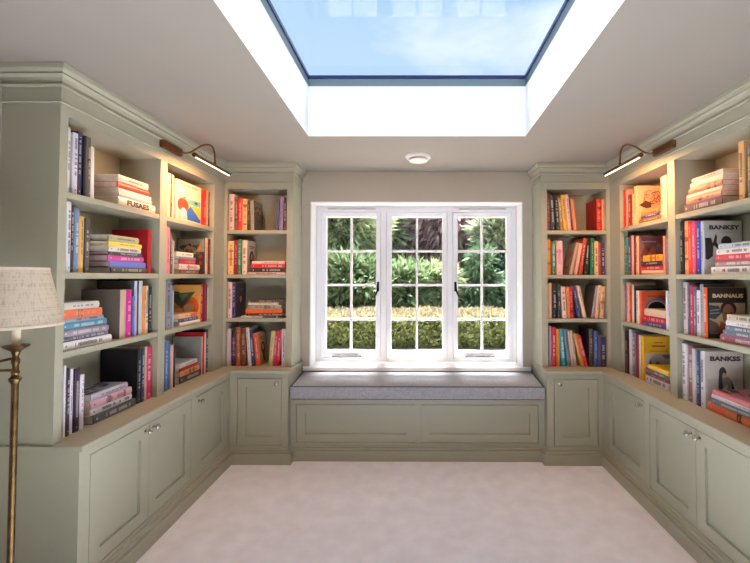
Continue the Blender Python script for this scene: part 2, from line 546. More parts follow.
PL = [(0, .0), (.034, .0), (.034, .080), (.031, .083), (.020, .0835), (.020, .091), (.026, .0925), (.026, .099), (.022, .102), (.009, .1025), (.009, .109), (.012, .112), (.009, .118), (0, .118)]
# --- left wall base cupboards, local x runs towards the window
R90, Rm90 = PI / 2, -PI / 2
lbase = thing('base_cabinet', 'sage green run of three-door base cupboards along the left wall', 'cabinet', (FL, YN, 0), R90)
base_unit(lbase, 0, FB - YN, FL - XL, [(.062, .470, 'r'), (.4735, .895, 'l'), (.956, 1.405, 'l')])
MB().box(-.004, .0, 0, 0, .05, .70, SAGE).build('end_stile', lbase)
rbase = thing('base_cabinet', 'sage green run of three-door base cupboards along the right wall', 'cabinet', (FR, FB, 0), Rm90)
base_unit(rbase, 0, FB - 1.72, XR - FR, [(.072, .572, 'r'), (.634, 1.058, 'r'), (1.0615, 1.487, 'l')])
lcb = thing('corner_cupboard', 'sage green single-door cupboard left of the window seat', 'cabinet', (XL, FB, 0), 0)
base_unit(lcb, .0, -1.0 - XL, YW - FB, [(.446, .789, 'r')])
rcb = thing('corner_cupboard', 'sage green single-door cupboard right of the window seat', 'cabinet', (1.038, FB, 0), 0)
base_unit(rcb, 0, XR - 1.038, YW - FB, [(.0585, .398, 'l')])
# fix overlaps of the corner blocks: side runs stop at the corner cupboards' faces
seat = thing('window_seat', 'sage green panelled window seat base under the grey cushion', 'bench', (-.999, SEATY, 0), 0)
SW = 1.037 + .999
MB().box(0, .0255, 0, SW, YW - SEATY, .462, SAGE).build('carcass', seat)
MB().box(0, 0, 0, SW, .022, .132, SAGE).build('bottom_rail', seat)
MB().box(0, 0, .437, SW, .022, .462, SAGE).build('top_rail', seat)
for a, b in ((0, .045), (.998, 1.048), (1.989, SW)):
    MB().box(a, 0, .132, b, .022, .437, SAGE).build('stile', seat)
for a, b in ((.0495, .9945), (1.0525, 1.9845)):
    o = door(seat, a, b, .136, .433, None)
    o.name = 'seat_panel'
MB().cbox(.0, -.022, .462, SW, YW - SEATY, .486, SAGE, .003).build('seat_board', seat)
# plinths
Pp = [(FL, YN), (FL, FB), (-1.0, FB), (-1.0, SEATY), (1.038, SEATY), (1.038, FB), (FR, FB), (FR, 1.72)]
segs = sweep(PL, Pp, 1, SAGE)
own = [lbase, lcb, lcb, seat, rcb, rcb, rbase]
for mb, r in zip(segs, own):
    M = inv_of(r.location, r.rotation_euler[2])
    mb.v = [tuple(M @ Vector(v)) for v in mb.v]
    mb.build('plinth', r)

# --- worktops
def worktop(poly, label):
    o = MB().prism(poly, .7, ZT, SAGE).build('worktop', bevel=.004)
    return tag(o, label, 'worktop')
worktop([(XL, YN - .012), (TL, YN - .012), (TL, TB), (XA, TB), (XA, YW), (XL, YW)], 'sage green L-shaped worktop over the left cupboards')
worktop([(XR, 1.708), (XR, YW), (XA2, YW), (XA2, TB), (TR, TB), (TR, 1.708)], 'sage green L-shaped worktop over the right cupboards')

# --- bookcases
CO = [(0, 2.308), (.008, 2.308), (.0125, 2.312), (.0125, 2.318), (.008, 2.322), (.004, 2.3225), (.006, 2.334), (.012, 2.347), (.021, 2.356), (.024, 2.3565), (.024, 2.361), (.018, 2.3615), (.024, 2.368), (.033, 2.374), (.037, 2.380), (.040, 2.3985), (0, 2.3985)]
BEAD = [(0, 2.236), (.004, 2.2365), (.0065, 2.241), (.004, 2.2455), (0, 2.246)]
def bookcase(root, x0, L, D, bays, ends=(True, True)):
    z0, z1 = ZT + .0005, 2.3985
    xs = [x0] + [v for b in bays for v in b] + [L]
    for i in range(0, len(xs), 2):
        a, b = xs[i], xs[i + 1]
        nm = 'side_panel' if i in (0, len(xs) - 2) else 'partition'
        MB().box(a, 0, z0, b, D - .012, z1, SAGE).build(nm, root)
    MB().box(x0, D - .0115, z0, L, D, z1, SAGE).build('back_panel', root)
    for a, b in bays:
        MB().box(a, 0, ZO, b, D - .012, z1, SAGE).build('top_rail', root)
        for z in (Z1, Z2, Z3):
            MB().cbox(a, .003, z - .029, b, D - .012, z, SAGE, .0015).build('shelf', root)
lbc = thing('bookcase', 'tall sage green two-bay bookcase built along the left wall', 'bookcase', (U, YN, 0), R90)
bookcase(lbc, 0, B - YN, DU, [(.04, .72), (.79, 1.40)])
MB().box(-.003, .0, ZT + .0005, 0, .045, 2.312, SAGE).build('end_stile', lbc)
rbc = thing('bookcase', 'tall sage green two-bay bookcase built along the right wall', 'bookcase', (V, B, 0), Rm90)
bookcase(rbc, 0, B - 1.78, DU, [(.1685, .7785), (.8485, 1.5335)])
lcc = thing('corner_bookcase', 'narrow sage green bookcase in the corner left of the window', 'bookcase', (XL, B, 0), 0)
bookcase(lcc, 0, XB - XL, DU, [(-1.555 - XL, -1.062 - XL)])
rcc = thing('corner_bookcase', 'narrow sage green bookcase in the corner right of the window', 'bookcase', (XB2, B, 0), 0)
bookcase(rcc, 0, XR - XB2, DU, [(1.087 - XB2, 1.574 - XB2)])
for prof, nm in ((CO, 'cornice'), (BEAD, 'bead')):
    for path, own, s in (([(XL, YN), (U, YN), (U, B), (XB, B), (XB, YW)], [lbc, lbc, lcc, lcc], 1),
                         ([(XR, 1.78), (V, 1.78), (V, B), (XB2, B), (XB2, YW)], [rbc, rbc, rcc, rcc], -1)):
        for mb, r in zip(sweep(prof, path, s, SAGE), own):
            M = inv_of(r.location, r.rotation_euler[2])
            mb.v = [tuple(M @ Vector(v)) for v in mb.v]
            mb.build(nm, r)

# --- seat cushion
def cushion():
    x0, x1, y0, y1, z0, z1 = -.985, 1.022, 3.270, 3.642, .4865, .606
    nx, ny = 60, 16
    r = .020
    vs_, fs = [], []
    # rounded box from a superellipse-like section swept over a grid: top and bottom sheets joined by a boxed border
    def inset(u, v, k):
        return (x0 + k + (x1 - x0 - 2 * k) * u, y0 + k + (y1 - y0 - 2 * k) * v)
    rings = [(.010, z0, 0), (.002, z0 + .008, 0), (0, z0 + .02, 0), (0, z1 - .03, 0), (.003, z1 - .018, 0), (.012, z1 - .010, 0)]
    border = [(i / nx, 0) for i in range(nx)] + [(1, j / ny) for j in range(ny)] + [(1 - i / nx, 1) for i in range(nx)] + [(0, 1 - j / ny) for j in range(ny)]
    n = len(border)
    for q_, (k, z, _) in enumerate(rings):
        for i, (u, v) in enumerate(border):
            x, y = inset(u, v, k)
            vs_.append((x, y, z + (.0008 * math.sin(i * .9) if q_ == 0 else .0008 * math.sin(i * .9) + (.034 * v if q_ >= 3 else 0))))
    for q in range(len(rings) - 1):
        for i in range(n):
            fs.append((q * n + i, q * n + (i + 1) % n, (q + 1) * n + (i + 1) % n, (q + 1) * n + i))
    fs.append(list(range(n))[::-1])
    # top sheet
    base = len(vs_)
    for j in range(ny + 1):
        for i in range(nx + 1):
            u, v = i / nx, j / ny
            x, y = inset(u, v, .012)
            e_ = min(1, 8 * min(u, 1 - u)) ** .6 * min(1, 3.0 * min(v, 1 - v)) ** .6 if min(u, 1 - u, v, 1 - v) > 0 else 0
            vs_.append((x, y, z1 - .010 + .034 * v + .014 * e_ + .0012 * e_ * math.sin(u * 23) * math.cos(v * 5)))
    for j in range(ny):
        for i in range(nx):
            a = base + j * (nx + 1) + i
            fs.append((a, a + 1, a + nx + 2, a + nx + 1))
    mb = MB(); mb.add(vs_, fs, CUSH)
    root = thing('seat_cushion', 'long grey woven box cushion with dark piping on the window seat', 'cushion', (0, 3.45, .4865))
    mb.v = [(x, y - 3.45, z - .4865) for x, y, z in mb.v]
    mb.build('cushion_body', root, smooth=True)
    for z in (z0 + .010, z1 - .012):
        k = .004
        pts = []
        for u, v in border + border[:1]:
            x, y = inset(u, v, k); pts.append((x, y - 3.45, z - .4865 + (.034 * v if z > .55 else 0)))
        MB().tube(pts, .0045, PIPE, 6).build('piping', root, smooth=True)
cushion()

# ------------------------------------------------------------------ picture lights
def picture_light(name_label, s):
    """s=+1 left unit (faces +x), -1 right unit"""
    fx = U if s > 0 else V
    yp = 2.615
    root = thing('picture_light', name_label, 'lamp', (fx, yp, 2.284))
    pl = MB()
    pl.cbox(min(0, s * .028), -.105, -.024, max(0, s * .028), .105, .024, BRONZE, .004)
    pl.build('back_plate', root)
    P = [(s * .028, .075, -.004), (s * .055, .085, -.006), (s * .085, .105, .010), (s * .125, .130, .052), (s * .160, .150, .072), (s * .190, .160, .066), (s * .207, .163, .030), (s * .212, .163, -.012), (s * .214, .163, -.052)]
    # smooth the arm with a Catmull-Rom pass
    Q = []
    V_ = [Vector(p) for p in P]
    for i in range(len(V_) - 1):
        a, b, c_, d = V_[max(i - 1, 0)], V_[i], V_[i + 1], V_[min(i + 2, len(V_) - 1)]
        for k in range(5):
            t = k / 5
            Q.append(.5 * ((2 * b) + (c_ - a) * t + (2 * a - 5 * b + 4 * c_ - d) * t * t + (3 * b - a - 3 * c_ + d) * t ** 3))
    Q.append(V_[-1])
    MB().tube(Q, .0056, BRONZE, 10).build('arm', root, smooth=True)
    j = MB().lathe([(.006, -.008), (.009, -.004), (.009, .006), (.006, .010)], (s * .214, .163, -.052), BRONZE, 14)
    j.build('swivel', root, smooth=True)
    bx, bz, y0, y1 = s * .214, -.070, -.100, .385
    bar = MB()
    bar.tube([(bx, y0, bz), (bx, y0 + .012, bz), (bx, y0 + .0121, bz), (bx, y1, bz)], .012, BRONZE, 20, radii=[.0145, .0145, .0115, .0115])
    b = bar.build('light_bar', root, smooth=True)
    em = MB()
    warm = mat('warm_led', (255, 240, 214), 0.5, emis=(1.0, .82, .56), estr=9.0)
    a0 = -PI / 2 - s * 0.0
    ring = []
    for y in (y0 + .016, y1 - .003):
        for k in range(5):
            an = -PI / 2 + (k - 2) * .12
            ring.append((bx + .0125 * math.cos(an), y, bz + .0125 * math.sin(an)))
    em.add(ring, [(k, k + 1, k + 6, k + 5) for k in range(4)], warm)
    em.build('light_strip', b)
    L = bpy.data.lights.new('picture_lamp', 'AREA')
    L.shape = 'RECTANGLE'; L.size = .014; L.size_y = .45
    L.energy = LAMP; L.color = (1.0, .50, .20)
    o = bpy.data.objects.new('lamp_light', L); col.objects.link(o)
    o.parent = root
    o.location = (bx - s * .006, (y0 + y1) / 2, bz - .0165)
    dz = -Vector((-s * .30, .10, -1)).normalized(); dy = Vector((0, 1, .1)); dy = (dy - dz * dy.dot(dz)).normalized(); dx = dy.cross(dz)
    o.rotation_euler = Matrix((dx, dy, dz)).transposed().to_euler()
picture_light('slim copper picture light with lit strip over the left bookcase', 1)
picture_light('slim copper picture light with lit strip over the right bookcase', -1)

# ------------------------------------------------------------------ smoke detector
sm = thing('smoke_detector', 'round white smoke detector on the ceiling above the window', 'detector', (0.022, 3.185, ZC))
MB().lathe([(.100, 0), (.100, -.010), (.092, -.018), (.070, -.020)], (0, 0, 0), DETECT, 36).build('base', sm, smooth=True)
MB().lathe([(.062, -.020), (.062, -.027)], (0, 0, 0), DETECT2, 36).build('grille', sm)
MB().lathe([(.070, -.027), (.074, -.030), (.070, -.038), (.050, -.044), (.0, -.046)], (0, 0, 0), DETECT, 36, cap=False).build('cover', sm, smooth=True)

# ------------------------------------------------------------------ floor lamp
def floor_lamp():
    d = 1.45
    X = (15 - 413.5) / F * d
    root = thing('floor_lamp', 'aged brass floor lamp with beige linen shade standing at the left edge', 'lamp', (X, d, 0))
    b = MB(); b.lathe([(.13, 0), (.13, .010), (.115, .018), (.06, .028), (.030, .040), (.020, .060)], (0, 0, 0), BRASS, 36)
    b.build('base', root, smooth=True)
    p = MB()
    p.lathe([(.0115, .05), (.0115, .40), (.0125, .41), (.0125, .43), (.0105, .44), (.0105, 1.088)], (0, 0, 0), BRASS, 20)
    p.build('pole', root, smooth=True)
    k = MB()
    k.lathe([(.0105, 1.085), (.014, 1.091), (.018, 1.098), (.018, 1.105), (.012, 1.110), (.010, 1.117), (.013, 1.124), (.010, 1.132), (.009, 1.148), (.012, 1.158), (.012, 1.168), (.009, 1.178), (.011, 1.190), (.015, 1.200),
             (.034, 1.212), (.039, 1.219), (.037, 1.220), (.010, 1.214)], (0, 0, 0), BRASS, 28)
    k.build('finial_and_drip_dish', root, smooth=True).name = 'drip_dish'
    MB().lathe([(.0125, 1.214), (.0125, 1.274)], (0, 0, 0), CANDLE, 20).build('candle_tube', root, smooth=True)
    MB().lathe([(.010, 1.272), (.010, 1.31), (.028, 1.33), (.031, 1.36), (.020, 1.385), (.006, 1.392)], (0, 0, 0), CANDLE, 16).build('bulb', root, smooth=True)
    a = MB()
    for z, zz in ((1.176, 1.162), (1.133, 1.130)):
        a.tube([(0, 0, z), (-.06, .0, zz), (-.17, .01, zz - .004)], .005, BRASS, 8)
    a.tube([(-.17, .01, 1.11), (-.17, .01, 1.175)], .009, BRASS, 10)
    a.build('swing_arm', root, smooth=True)
    s = MB()
    zb, zt, rb, rt = 1.286, 1.492, .152, .107
    n = 64
    s.lathe([(rb, zb), (rt, zt), (rt - .002, zt), (rb - .002, zb), (rb, zb)], (-.030, 0, 0), LINEN, n, cap=False)
    s.build('shade', root, smooth=True)
    t = MB()
    trim = mat('shade_trim', (214, 198, 174), 0.9, noise=0.05, nscale=60)
    t.lathe([(rb + .0012, zb - .001), (rb + .0002, zb + .008), (rb - .003, zb + .008), (rb - .003, zb - .001), (rb + .0012, zb - .001)], (-.030, 0, 0), trim, n, cap=False)
    t.build('shade_trim', root, smooth=True)
    t = MB()
    t.lathe([(rt + .0022, zt - .008), (rt + .001, zt + .001), (rt - .003, zt + .001), (rt - .003, zt - .008), (rt + .0022, zt - .008)], (-.030, 0, 0), trim, n, cap=False)
    t.build('shade_trim', root, smooth=True)
    g = MB()
    for k in range(3):
        an = k * 2 * PI / 3 + .3
        g.tube([(0, 0, 1.468), (-.030 + (rt - .003) * math.cos(an), (rt - .003) * math.sin(an), 1.484)], .0018, BRASS, 6)
    g.tube([(0, 0, 1.39), (0, 0, 1.47)], .003, BRASS, 6)
    g.build('shade_carrier', root)
floor_lamp()

ROWS=[
('LN',1,[
 ('S', 0.0323, 0.0159, 0.3059, 0, (225, 220, 212), 'tall cream-white book nearest the end panel', {'t': 1}),
 ('S', 0.0594, 0.0285, 0.2915, 0, (214, 208, 218), 'pale lilac-white book', {'t': 1}),
 ('S', 0.0905, 0.0262, 0.3089, 0, (44, 44, 86), 'navy blue book with white spine lettering', {'t': 2}),
 ('S', 0.1193, 0.0192, 0.2965, -0.0054, (24, 26, 34), 'thin black book', {}),
 ('S', 0.1413, 0.0249, 0.2974, -0.0115, (92, 88, 84), 'dark grey book with gold spine lettering', {'t': 3}),
 ('S', 0.1691, 0.0301, 0.2596, -0.0188, (226, 222, 218), 'leaning white book beside the stack', {}),
 ('K', [(0.3593, 0.3167, 0.05, (238, 230, 214), 'cream book with large brown spine lettering, lowest of stack', {'word': 'FUSAES'}), (0.3577, 0.2823, 0.0223, (196, 188, 180), 'pale grey book second from bottom of stack', {}), (0.356, 0.2768, 0.023, (222, 214, 204), 'off-white book under the red one', {}), (0.355, 0.2671, 0.0345, (214, 62, 46), 'glossy red book', {}), (0.3519, 0.2496, 0.0368, (226, 206, 186), 'cream book topmost of stack', {})]),
]),
('LN',2,[
 ('S', 0.0326, 0.0239, 0.3272, 0, (228, 226, 228), 'tall white book nearest the end panel', {'t': 1}),
 ('S', 0.059, 0.0181, 0.3162, 0, (60, 60, 66), 'charcoal book with pale spine lettering', {'t': 2}),
 ('S', 0.0797, 0.0276, 0.3039, 0, (122, 140, 168), 'blue-grey book', {'t': 2}),
 ('S', 0.1109, 0.0311, 0.2717, 0, (226, 178, 96), 'cream-yellow book', {}),
 ('S', 0.1447, 0.0252, 0.2659, 0, (86, 80, 78), 'dark grey book with white spine lettering', {'t': 2}),
 ('K', [(0.312, 0.2888, 0.0327, (92, 92, 90), 'grey lettered book, lowest of stack', {'t': 2}), (0.3081, 0.2852, 0.0305, (104, 120, 200), 'periwinkle blue book', {}), (0.2972, 0.2848, 0.0328, (206, 78, 160), 'magenta pink book', {'t': 2}), (0.3017, 0.2557, 0.0179, (70, 70, 70), 'thin black lettered book', {'t': 2}), (0.2988, 0.2538, 0.0291, (216, 212, 206), 'thin white book', {'t': 1}), (0.2952, 0.2668, 0.0238, (238, 212, 84), 'bright yellow book', {}), (0.3012, 0.2316, 0.0358, (170, 174, 140), 'mottled olive and cream book topmost of stack', {})]),
 ('S', 0.6107, 0.0375, 0.2627, 0, (158, 22, 34), 'large deep red book standing behind the stack', {'big': 1}),
]),
('LN',3,[
 ('K', [(0.018, 0.3134, 0.0372, (224, 222, 220), 'white lettered book, lowest of stack', {'t': 1}), (0.0174, 0.2961, 0.023, (112, 108, 122), 'dark grey patterned book above the white one', {'t': 2}), (0.0166, 0.2809, 0.0316, (150, 138, 150), 'mauve-grey book with pale bands', {'t': 2}), (0.0158, 0.2828, 0.0338, (82, 148, 172), 'teal blue book', {'t': 2}), (0.0153, 0.2494, 0.0194, (150, 150, 162), 'thin silver-grey book', {'t': 1}), (0.0144, 0.2444, 0.0381, (226, 112, 76), 'bright orange book', {'t': 3}), (0.0135, 0.2225, 0.0338, (206, 206, 196), 'pale grey book topmost of stack', {})]),
 ('S', 0.3964, 0.0454, 0.2673, 0, (198, 172, 154), 'large taupe book with broad grey-brown cover', {'big': 1, 'cc': (110, 100, 90)}),
 ('S', 0.4451, 0.0404, 0.2674, 0, (214, 44, 140), 'magenta pink book', {'t': 2}),
 ('S', 0.487, 0.021, 0.2284, 0, (92, 110, 180), 'short thin blue and yellow book', {'t': 3}),
 ('S', 0.5113, 0.0244, 0.3146, 0, (176, 186, 214), 'tall pale blue book', {'big': 1, 'cc': (92, 94, 88)}),
 ('S', 0.5391, 0.03, 0.3143, 0, (196, 190, 186), 'tall light grey book', {'cc': (92, 94, 88)}),
 ('S', 0.5727, 0.0283, 0.2855, 0, (232, 156, 76), 'orange book with plain spine', {}),
 ('S', 0.6046, 0.0291, 0.2848, 0, (220, 208, 196), 'cream book with dark spine lettering', {'t': 1}),
 ('S', 0.6373, 0.034, 0.2771, 0, (40, 36, 38), 'black book with bold white spine lettering', {'t': 2}),
]),
('LN',4,[
 ('S', 0.0401, 0.0106, 0.3271, 0, (230, 224, 226), 'thin white book nearest the end panel', {}),
 ('S', 0.0537, 0.0208, 0.3091, 0, (56, 44, 58), 'dark plum book with white spine lettering, nearer one', {'t': 2}),
 ('S', 0.0775, 0.0224, 0.3032, 0, (226, 216, 222), 'white book between two dark plum ones', {}),
 ('S', 0.1029, 0.0284, 0.3009, 0, (64, 48, 72), 'dark plum book with white spine lettering, farther one', {'t': 2}),
 ('S', 0.1344, 0.0272, 0.2622, 0, (218, 208, 216), 'short white-mauve book beside the stack', {}),
 ('K', [(0.2126, 0.3121, 0.0412, (84, 84, 92), 'slate grey lettered book, lowest of stack', {'t': 2}), (0.2024, 0.2978, 0.0343, (232, 228, 228), 'white lettered book, second from bottom of stack', {'t': 1}), (0.1955, 0.2882, 0.0412, (206, 166, 178), 'pink marbled book', {'t': 3}), (0.2005, 0.2598, 0.0314, (176, 172, 184), 'book with patterned cover, topmost of stack', {'pat': 1})]),
 ('S', 0.5429, 0.0299, 0.3167, 0, (34, 36, 42), 'large black book with broad black cover', {'t': 2, 'big': 1, 'cc': (20, 20, 24)}),
 ('S', 0.5754, 0.0257, 0.317, 0, (52, 62, 84), 'thin navy book', {'t': 2}),
 ('S', 0.6037, 0.0195, 0.3182, 0, (206, 180, 160), 'thin beige book', {}),
 ('S', 0.6259, 0.0501, 0.3115, 0, (214, 44, 92), 'hot pink book with white spine lettering', {'t': 2}),
]),
('LF',1,[
 ('S', 0.0428, 0.0299, 0.2865, 0, (238, 214, 176), 'cream book nearest the upright', {}),
 ('S', 0.075, 0.021, 0.2894, 0, (98, 58, 44), 'thin brown patterned book', {'t': 3}),
 ('S', 0.0998, 0.0299, 0.2885, 0, (236, 214, 184), 'cream book with pale top', {}),
 ('S', 0.1321, 0.0176, 0.2576, 0, (200, 160, 160), 'thin dusky pink book', {}),
 ('S', 0.1593, 0.3189, 0.2778, 0, (222, 210, 180), 'face-out book with red, blue and yellow abstract cover', {'face': 'shapes'}),
 ('S', 0.4864, 0.0543, 0.274, 0, (222, 52, 40), 'bright red book', {}),
 ('S', 0.5455, 0.0275, 0.276, 0, (216, 150, 130), 'thin salmon book', {}),
 ('S', 0.5758, 0.03, 0.2759, 0, (66, 34, 36), 'thin dark maroon book', {}),
]),
('LF',2,[
 ('S', 0.039, 0.036, 0.3031, 0, (222, 130, 140), 'tall pink book nearest the upright', {}),
 ('S', 0.0772, 0.0162, 0.2543, 0, (226, 214, 206), 'thin white book', {}),
 ('S', 0.0967, 0.0212, 0.2637, 0, (86, 78, 82), 'dark grey patterned book', {'t': 2}),
 ('S', 0.1212, 0.0132, 0.2198, 0, (200, 184, 160), 'thin short beige book', {}),
 ('K', [(0.2155, 0.2357, 0.0308, (150, 104, 88), 'brown lettered book, lowest of stack', {'t': 2}), (0.1981, 0.2564, 0.0379, (230, 204, 194), 'pinkish white book with ruled bands', {'t': 3}), (0.1972, 0.2007, 0.0321, (196, 52, 74), 'short crimson book', {}), (0.1967, 0.2079, 0.0175, (140, 136, 140), 'dark grey book', {}), (0.1589, 0.2063, 0.0321, (232, 222, 206), 'white book topmost of stack', {})]),
 ('S', 0.5378, 0.0372, 0.2771, 0, (228, 198, 166), 'cream-spined book with dark floral cover', {'art': 'floral', 'big': 1, 'cc': (74, 58, 54)}),
 ('S', 0.5793, 0.0267, 0.2739, 0, (110, 30, 40), 'thin dark red book', {}),
]),
('LF',3,[
 ('S', 0.0491, 0.0472, 0.3164, 0, (132, 132, 140), 'silver-grey patterned book nearest the upright', {'t': 1}),
 ('S', 0.0995, 0.0177, 0.2811, 0, (124, 142, 170), 'blue-grey book', {}),
 ('S', 0.1204, 0.0226, 0.2451, 0, (182, 194, 212), 'pale blue short book', {}),
 ('K', [(0.2047, 0.2612, 0.0251, (226, 216, 204), 'white book, lowest of stack', {}), (0.198, 0.2457, 0.0269, (84, 92, 124), 'thin navy book', {'t': 2}), (0.1843, 0.2446, 0.0291, (228, 176, 130), 'cream and orange banded book topmost of stack', {'band': (222, 92, 44)})]),
 ('S', 0.4711, 0.0106, 0.2791, 0, (230, 150, 60), 'orange book with green triangle cover', {'art': 'triangle', 'big': 1, 'cc': (222, 150, 62)}),
 ('S', 0.4856, 0.0314, 0.2843, 0, (170, 44, 68), 'crimson book with pale spine lettering', {'t': 2}),
 ('S', 0.521, 0.0352, 0.2918, 0, (142, 28, 54), 'wine red book', {}),
 ('S', 0.5588, 0.0206, 0.2788, 0, (40, 34, 44), 'thin black book', {}),
 ('S', 0.5819, 0.0241, 0.2599, 0, (220, 206, 200), 'thin white book by the corner', {}),
]),
('LF',4,[
 ('S', 0.0502, 0.0277, 0.3215, 0, (72, 118, 176), 'bright blue book with white spine lettering', {'t': 2}),
 ('S', 0.0811, 0.0331, 0.3071, 0, (68, 96, 150), 'denim blue book', {}),
 ('S', 0.1175, 0.0318, 0.2837, 0, (206, 168, 142), 'beige book', {}),
 ('S', 0.1528, 0.0098, 0.2789, 0, (70, 42, 46), 'thin dark brown book', {}),
 ('K', [(0.2296, 0.2732, 0.0488, (70, 56, 62), 'dark brown lettered book, lowest of stack', {'t': 2}), (0.2224, 0.2433, 0.0344, (222, 156, 98), 'tan and orange book', {'t': 3}), (0.218, 0.2318, 0.0258, (170, 36, 46), 'thin dark red book', {}), (0.211, 0.2307, 0.0275, (196, 190, 188), 'pale grey book topmost of stack', {})]),
 ('S', 0.508, 0.015, 0.2832, 0, (208, 180, 164), 'book with plain grey cover and pale spine', {'big': 1, 'cc': (150, 146, 136)}),
 ('S', 0.5273, 0.0185, 0.3127, 0, (196, 26, 40), 'tall red book with red cover edge', {'big': 1}),
 ('S', 0.5484, 0.0122, 0.3099, 0, (220, 200, 190), 'thin tall cream book', {}),
 ('S', 0.5649, 0.0411, 0.3248, 0, (52, 38, 46), 'tall black book by the corner', {'t': 2}),
]),
('BL',1,[
 ('S', 0.003, 0.0416, 0.3024, 0, (222, 176, 160), 'pinkish white book at the left end', {'t': 1}),
 ('S', 0.0471, 0.0269, 0.2601, 0, (120, 72, 78), 'mauve and black patterned book', {'t': 3}),
 ('S', 0.0765, 0.038, 0.269, 0, (218, 46, 36), 'bright red book', {}),
 ('S', 0.117, 0.0372, 0.2638, 0, (238, 178, 116), 'peach book with floral spine', {'t': 3}),
 ('S', 0.1603, 0.0225, 0.2443, -0.0209, (56, 36, 30), 'dark brown leaning book', {}),
 ('S', 0.1883, 0.0283, 0.2477, -0.0393, (160, 150, 130), 'leaning grey magazine with red figure on cover', {'art': 'floral', 'cc': (120, 110, 92)}),
 ('S', 0.3911, 0.0225, 0.2604, 0.0462, (84, 84, 110), 'blue-grey leaning book', {}),
 ('S', 0.4176, 0.0305, 0.2822, 0.0349, (160, 130, 160), 'lilac leaning book', {}),
 ('S', 0.458, 0.0232, 0.253, 0, (84, 44, 66), 'dark plum book at the right end', {'t': 2}),
]),
('BL',2,[
 ('S', 0.003, 0.0427, 0.2775, 0, (238, 184, 122), 'pale orange book at the left end', {'t': 3}),
 ('S', 0.0488, 0.0286, 0.2848, 0, (150, 30, 48), 'crimson book', {}),
 ('S', 0.0805, 0.0293, 0.2921, 0, (72, 130, 92), 'green book with white spine lettering', {'t': 2}),
 ('S', 0.1143, 0.0399, 0.2849, 0, (226, 200, 178), 'white book with dark vase on cover', {'t': 1, 'art': 'vase', 'cc': (206, 186, 166)}),
 ('K', [(0.162, 0.3184, 0.0186, (222, 186, 176), 'pinkish white book, lowest of stack', {'t': 1}), (0.1911, 0.2819, 0.0359, (64, 46, 44), 'black book with gold emblem', {'t': 2}), (0.1929, 0.2812, 0.0316, (214, 48, 34), 'bright red book', {'t': 2}), (0.1989, 0.27, 0.0259, (228, 186, 176), 'pale pink book topmost of stack', {})]),
]),
('BL',3,[
 ('S', 0.003, 0.0337, 0.2946, 0, (224, 190, 180), 'cream-pink book at the left end', {'t': 1}),
 ('S', 0.0398, 0.0252, 0.2853, 0, (58, 42, 104), 'purple book with dark grey cover', {'t': 2, 'cc': (64, 60, 62), 'art': 'vase'}),
 ('K', [(0.1144, 0.2986, 0.0163, (214, 200, 180), 'cream book, lowest of stack', {'t': 1, 'band': (40, 36, 34)}), (0.1545, 0.322, 0.0207, (74, 44, 40), 'thin maroon book', {'t': 2}), (0.1498, 0.3051, 0.0365, (228, 98, 46), 'bright orange book', {}), (0.1686, 0.279, 0.0315, (150, 158, 140), 'sage and grey marbled book', {'t': 3}), (0.1705, 0.2521, 0.02, (214, 204, 180), 'cream book above the sage one', {}), (0.1907, 0.2422, 0.0243, (82, 62, 58), 'dark brown book topmost of stack', {'t': 3})]),
]),
('BL',4,[
 ('S', 0.003, 0.028, 0.3041, 0, (196, 178, 190), 'lilac-white book at the left end', {}),
 ('S', 0.0349, 0.033, 0.2899, 0, (38, 30, 50), 'dark navy book with pink spine lettering', {'t': 4}),
 ('S', 0.0759, 0.0344, 0.3185, 0, (168, 84, 48), 'rust brown book', {'t': 3}),
 ('S', 0.1198, 0.0435, 0.3127, -0.0272, (110, 58, 36), 'brown and orange floral book', {'t': 3}),
 ('S', 0.1778, 0.0257, 0.3142, -0.0702, (214, 208, 206), 'white leaning book', {}),
 ('S', 0.209, 0.025, 0.2972, -0.085, (52, 52, 86), 'navy leaning book', {'t': 2}),
 ('S', 0.2415, 0.0382, 0.2668, -0.1088, (214, 84, 52), 'orange leaning book with tan portrait cover', {'art': 'vase', 'cc': (190, 142, 90)}),
 ('S', 0.3441, 0.0329, 0.2895, 0.074, (196, 176, 116), 'olive-cream leaning book', {}),
 ('S', 0.3816, 0.0188, 0.2792, 0.0727, (196, 46, 84), 'thin pink leaning book with white spine lettering', {'t': 2}),
 ('S', 0.4036, 0.0279, 0.2894, 0.065, (204, 22, 64), 'crimson leaning book', {}),
 ('S', 0.4538, 0.033, 0.3049, 0, (206, 196, 196), 'white book at the right end', {}),
]),
('BR',1,[
 ('S', 0.0079, 0.0224, 0.3107, 0, (140, 40, 56), 'maroon book at the left end', {'t': 3}),
 ('S', 0.0459, 0.0296, 0.2981, -0.046, (62, 70, 66), 'dark grey-green book', {'t': 2}),
 ('S', 0.0861, 0.0274, 0.2947, -0.058, (52, 52, 50), 'black book with grey spine lettering', {'t': 2}),
 ('S', 0.119, 0.023, 0.2733, -0.071, (190, 146, 90), 'tan leaning book', {'t': 2}),
 ('S', 0.1453, 0.0332, 0.299, -0.0792, (234, 172, 54), 'golden yellow leaning book', {}),
 ('S', 0.1825, 0.0274, 0.3025, -0.084, (226, 190, 184), 'pinkish white leaning book', {}),
 ('S', 0.2124, 0.0099, 0.2634, -0.0893, (130, 30, 30), 'thin dark red leaning book', {}),
 ('S', 0.2256, 0.0251, 0.2635, -0.0978, (216, 140, 90), 'light tan leaning book', {}),
 ('S', 0.4227, 0.0399, 0.2665, 0, (214, 26, 30), 'large bright red book', {'big': 1, 't': 3, 'cc': (176, 20, 22)}),
 ('S', 0.4658, 0.0172, 0.2592, 0, (236, 166, 116), 'peach book at the right end', {}),
]),
('BR',2,[
